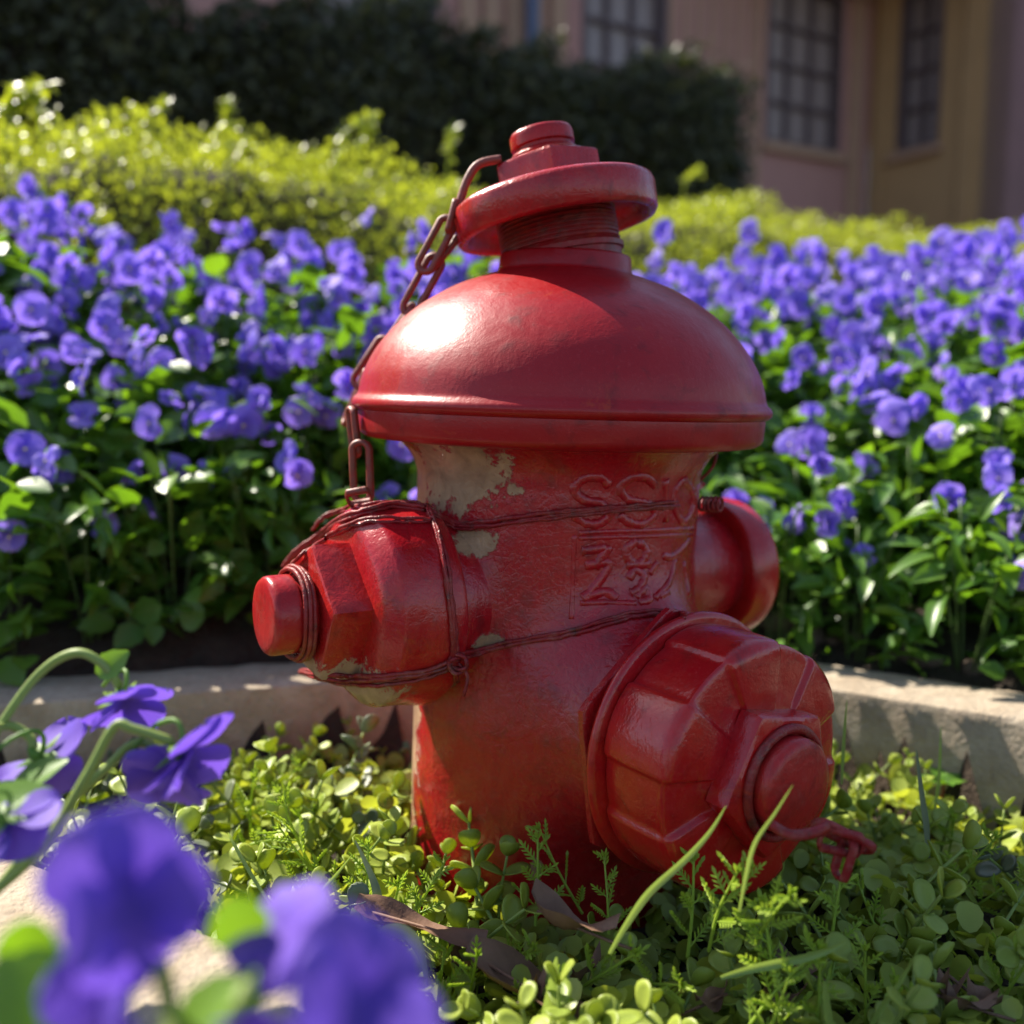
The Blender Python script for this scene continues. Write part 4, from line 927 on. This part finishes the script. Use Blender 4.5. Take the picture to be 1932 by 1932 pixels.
# ------------------------------------------------------------------ hedges
DH = Vector((0.855, 0.52, 0)).normalized(); NH = Vector((DH.y, -DH.x, 0))   # NH points to the viewer
LEAF4 = ([(0, 0, 0), (-0.32, 0.45, 0.08), (0, 1, -0.05), (0.32, 0.45, 0.08), (0, 0.5, -0.02)], [(0, 4, 1), (1, 4, 2), (2, 4, 3), (3, 4, 0)])
def hedge(name, label, p0, p1, thick, z0, ztop, n, size, mat, front=0.7, top_noise=0.05, groupcol=None):
    o = empty(name, (p0.x, p0.y, z0)); tag(o, label, 'hedge'); D = (p1 - p0); Lh = D.length; D = D.normalized(); Nn = Vector((D.y, -D.x, 0))
    zt = lambda s: ztop(s) + top_noise * (0.5 * math.sin(s * 5.1 + 1) + 0.3 * math.sin(s * 12.7) + 0.25 * math.sin(s * 29.3))
    P = []
    s = rng.rand(n) * Lh; f = rng.rand(n)
    T = np.array([zt(v) for v in s]) - z0
    isf = f < front; w = np.where(isf, -thick / 2 + 0.07 * rng.randn(n) * 0.6 + 0.05 * np.sin(s * 9 + 5 * rng.rand()), rng.uniform(-thick / 2, thick / 2, n))
    hgt = np.where(isf, rng.rand(n), 1 - 0.05 * np.abs(rng.randn(n)))
    z = hgt * T; w = w + np.where(isf, 0.12 * np.maximum(hgt - 0.75, 0) ** 1.0, 0)
    base = np.array([D.x, D.y, 0])[None] * s[:, None] + np.array([-Nn.x, -Nn.y, 0])[None] * w[:, None]; base[:, 2] += z
    yv_ = rng.randn(n, 3) + np.array([0, 0, 0.7]); zv_ = rng.randn(n, 3) * 0.8 + np.array([Nn.x, Nn.y, 0.8])
    me_ = scatter('foliage', *LEAF4, rotm(n, yv_, zv_, size * rng.uniform(0.6, 1.25, n), base), M[mat])
    fo_ = obj('foliage', me_, o); fo_['kind'] = 'stuff'
    # opaque dark core added to block light, standing in for the branch mass
    ns = max(8, int(Lh / 0.12)); V = []; F_ = []
    for i in range(ns + 1):
        s_ = Lh * i / ns; t_ = zt(s_) - z0 - 0.05
        for (w_, h_) in ((-thick / 2 + 0.06, 0), (-thick / 2 + 0.07, t_ * 0.8), (-thick / 2 + 0.13, t_), (thick / 2 - 0.1, t_), (thick / 2 - 0.06, 0)):
            q = D * s_ - Nn * w_; V.append((q.x + 0.02 * math.sin(i * 3.3 + w_ * 40), q.y + 0.02 * math.cos(i * 2.3), h_))
    for i in range(ns):
        for k in range(4): F_.append((i * 5 + k, i * 5 + k + 1, (i + 1) * 5 + k + 1, (i + 1) * 5 + k))
    mb_ = MB(); mb_.add(V, F_); mb_.add(V[:5], [(0, 1, 2, 3, 4)]); mb_.add(V[-5:], [(4, 3, 2, 1, 0)]); mb_.build('light_block_core', M['hedge_core'], o)
    return o, D, Nn
gA = Vector((-1.75, 0.60, 0)); gB = gA + DH * 6.2
zg = lambda s: 0.775 + 0.028 * max(0, min(s, 5) - 1.3) + 0.035 * math.exp(-((s - 0.75) / 0.35) ** 2) + 0.04 * math.exp(-((s - 1.35) / 0.25) ** 2) 
gh, gD, gN = hedge('golden_hedge', 'bright yellow-green clipped hedge running behind the violas', gA, gB, 0.42, 0.25, zg, 90000, 0.0135, 'hedge_gold', 0.72, 0.045)
# stray shoots standing above the golden hedge
def shoot(px, py, px2, py2, d):
    a = at(px, py, d) - Vector(gh.location); b = at(px2, py2, d) - Vector(gh.location); P = cr([a - Vector((0, 0, 0.12)), a, (a + b) / 2 + Vector((0, 0, 0.01)), b], 5); mb_ = MB(); mb_.tube(P, 0.0018, 5)
    for i in range(6, len(P)):
        for k in range(3):
            y_ = Vector((rng.randn(), rng.randn() * 0.6, rng.randn() + 0.3)).normalized(); mt = frame(P[i], y_, (0, -0.6, 1)) @ Matrix.Scale(0.019 * rng.uniform(0.8, 1.2), 4)
            mb_.add([mt @ Vector(v) for v in LEAF4[0]], LEAF4[1])
    mb_.build('shoot', M['hedge_gold'], gh)
for a in ((10, 230, 90, 160, 1.5), (30, 250, 20, 165, 1.5), (-40, 240, 60, 190, 1.5), (80, 260, 60, 175, 1.5), (430, 255, 425, 190, 1.75), (640, 270, 715, 220, 1.85), (680, 290, 700, 240, 1.85), (845, 310, 858, 245, 2.0), (1290, 355, 1320, 325, 2.5), (300, 235, 310, 200, 1.7)): shoot(*a)
dA = Vector((-2.75, 1.75, 0)); dB = Vector((0.80, 3.72, 0))
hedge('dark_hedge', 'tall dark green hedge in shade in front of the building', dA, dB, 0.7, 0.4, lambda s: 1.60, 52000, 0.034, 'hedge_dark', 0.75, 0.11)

# ------------------------------------------------------------------ building
PW = Vector((2.27, 5.80, 0)); BZ = 0.45; BH = 2.95
bl = empty('building', (PW.x, PW.y, BZ)); tag(bl, 'pink stucco building with barred windows standing in shade behind the hedges', 'building')
def fr(O, D):   # local frame: x along wall, y out of the wall (towards the viewer), z up
    D = Vector(D).normalized(); Nn = Vector((D.y, -D.x, 0)); return Matrix(((D.x, Nn.x, 0, O.x), (D.y, Nn.y, 0, O.y), (0, 0, 1, 0), (0, 0, 0, 1)))
BL = Matrix.Translation(-Vector((PW.x, PW.y, BZ)))
def wall(name, Mx, x0, x1, holes, mat, th=0.25):
    """wall sheet with window holes, built of blocks butted end to end"""
    mb_ = MB(); T = BL @ Mx; xs = sorted(holes, key=lambda h: h[0]); cur = x0
    for (a, b, z0, z1) in xs:
        if a > cur: mb_.box((cur, -th, BZ), (a, 0, BH), T)
        mb_.box((a, -th, BZ), (b, 0, z0), T)
        if z1 < BH: mb_.box((a, -th, z1), (b, 0, BH), T)
        cur = b
    if cur < x1: mb_.box((cur, -th, BZ), (x1, 0, BH), T)
    return mb_.build(name, M[mat], bl, smooth=False)
def window(Mx, x0, x1, z0, z1, cols, rows):
    T = BL @ Mx; fw = 0.035; mb_ = MB()
    mb_.box((x0, -0.10, z0), (x0 + fw, 0.006, z1), T); mb_.box((x1 - fw, -0.10, z0), (x1, 0.006, z1), T); mb_.box((x0 + fw, -0.10, z0), (x1 - fw, 0.004, z0 + fw), T); mb_.box((x0 + fw, -0.10, z1 - fw), (x1 - fw, 0.004, z1), T)
    w_ = mb_.build('window', M['bars'], bl, smooth=False)
    mb_ = MB(); mb_.box((x0 - 0.03, 0.002, z0 - 0.05), (x1 + 0.03, 0.045, z0 - 0.001), T); mb_.build('sill', M['trim'], w_, smooth=False)
    for c in range(cols):
        for r_ in range(rows):
            a = x0 + fw + (x1 - x0 - 2 * fw) * c / cols; b = x0 + fw + (x1 - x0 - 2 * fw) * (c + 1) / cols; e = z0 + fw + (z1 - z0 - 2 * fw) * r_ / rows; g = z0 + fw + (z1 - z0 - 2 * fw) * (r_ + 1) / rows
            mb_ = MB(); mb_.box((a, -0.075, e), (b, -0.065, g), T); mb_.build('pane', M['pane'], w_, smooth=False)
    for c in range(1, cols):
        x = x0 + fw + (x1 - x0 - 2 * fw) * c / cols; mb_ = MB(); mb_.box((x - 0.011, -0.064, z0 + fw), (x + 0.011, -0.030, z1 - fw), T); mb_.build('glazing_bar', M['bars'], w_, smooth=False)
    for r_ in range(1, rows):
        z = z0 + fw + (z1 - z0 - 2 * fw) * r_ / rows; mb_ = MB(); mb_.box((x0 + fw, -0.0635, z - 0.011), (x1 - fw, -0.0285, z + 0.011), T); mb_.build('glazing_bar', M['bars'], w_, smooth=False)
MA = fr(PW, DH); DBv = Vector((0.52, -0.855, 0)).normalized(); MBm = fr(PW, DBv)
wz0, wz1 = 1.84, 2.80
hA = [(-0.93, -0.28, wz0, wz1), (-2.26, -1.69, wz0, wz1), (-3.7, -3.1, wz0, wz1), (-5.1, -4.5, wz0, wz1)]
wall('wall', MA, -9.0, 0.0, hA, 'wall_pink')
for h in hA: window(MA, *h, 3, 4)
# the return wall B faces left: its frame's outward side is -NH of its own direction
Bend = 0.80
hB = [(0.21, 0.51, wz0, wz1)]
MBm = fr(PW, DBv); 
def flipx(Mx): return Mx
wall('wall', MBm, 0.001, Bend, hB, 'wall_tan')
for h in hB: window(MBm, *h, 2, 4)
PC = PW + DBv * Bend; MC = fr(PC, DH)
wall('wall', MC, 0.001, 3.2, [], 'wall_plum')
T = BL @ MA
mb = MB(); mb.box((-9.0, 0.002, BH - 0.16), (-0.06, 0.05, BH - 0.02), T); mb.build('cornice', M['trim'], bl, smooth=False)
for x in (-1.66, -1.56, -1.46, -1.36, -1.26, -1.16, -1.06, -0.99): 
    mb = MB(); mb.box((x - 0.016, 0.002, BZ), (x + 0.016, 0.014, BH - 0.17), T); mb.build('batten', M['trim'], bl, smooth=False)
for x in (-0.16, -2.42, -2.55, -2.68, -2.81, -2.94): 
    mb = MB(); mb.box((x - 0.045, 0.002, BZ), (x + 0.045, 0.030, BH - 0.17), T); mb.build('pilaster', M['trim'], bl, smooth=False)
T2 = BL @ MBm
for x in (0.10, 0.70):
    mb = MB(); mb.box((x - 0.035, 0.002, BZ), (x + 0.035, 0.026, BH), T2); mb.build('pilaster', M['wall_tan'], bl, smooth=False)
mb = MB(); mb.box((0.55, 0.002, BZ), (0.60, 0.03, BH), BL @ MC); mb.build('pilaster', M['wall_plum'], bl, smooth=False)
mb = MB(); mb.box((-1.4, 0.052, BH + 0.002), (0.75, 0.95, BH + 0.09), T); mb.build('shade_slab', M['trim'], bl, smooth=False)  # unseen overhang added to keep the sun off the return wall
mb = MB(); mb.box((-9.0, -5.0, BH + 0.002), (3.5, -0.01, BH + 0.10), T); mb.build('roof', M['trim'], bl, smooth=False)
# blue downpipe standing before the wall
mb = MB(); q = at(1005, 60, 5.05); mb.tube([(0, 0, 0), (0, 0, 2.9)], 0.035, 16); o = mb.build('pipe_post', M['blue']); o.location = (q.x, q.y, 0.45); tag(o, 'slate-blue metal post standing between the dark hedge and the building', 'post')
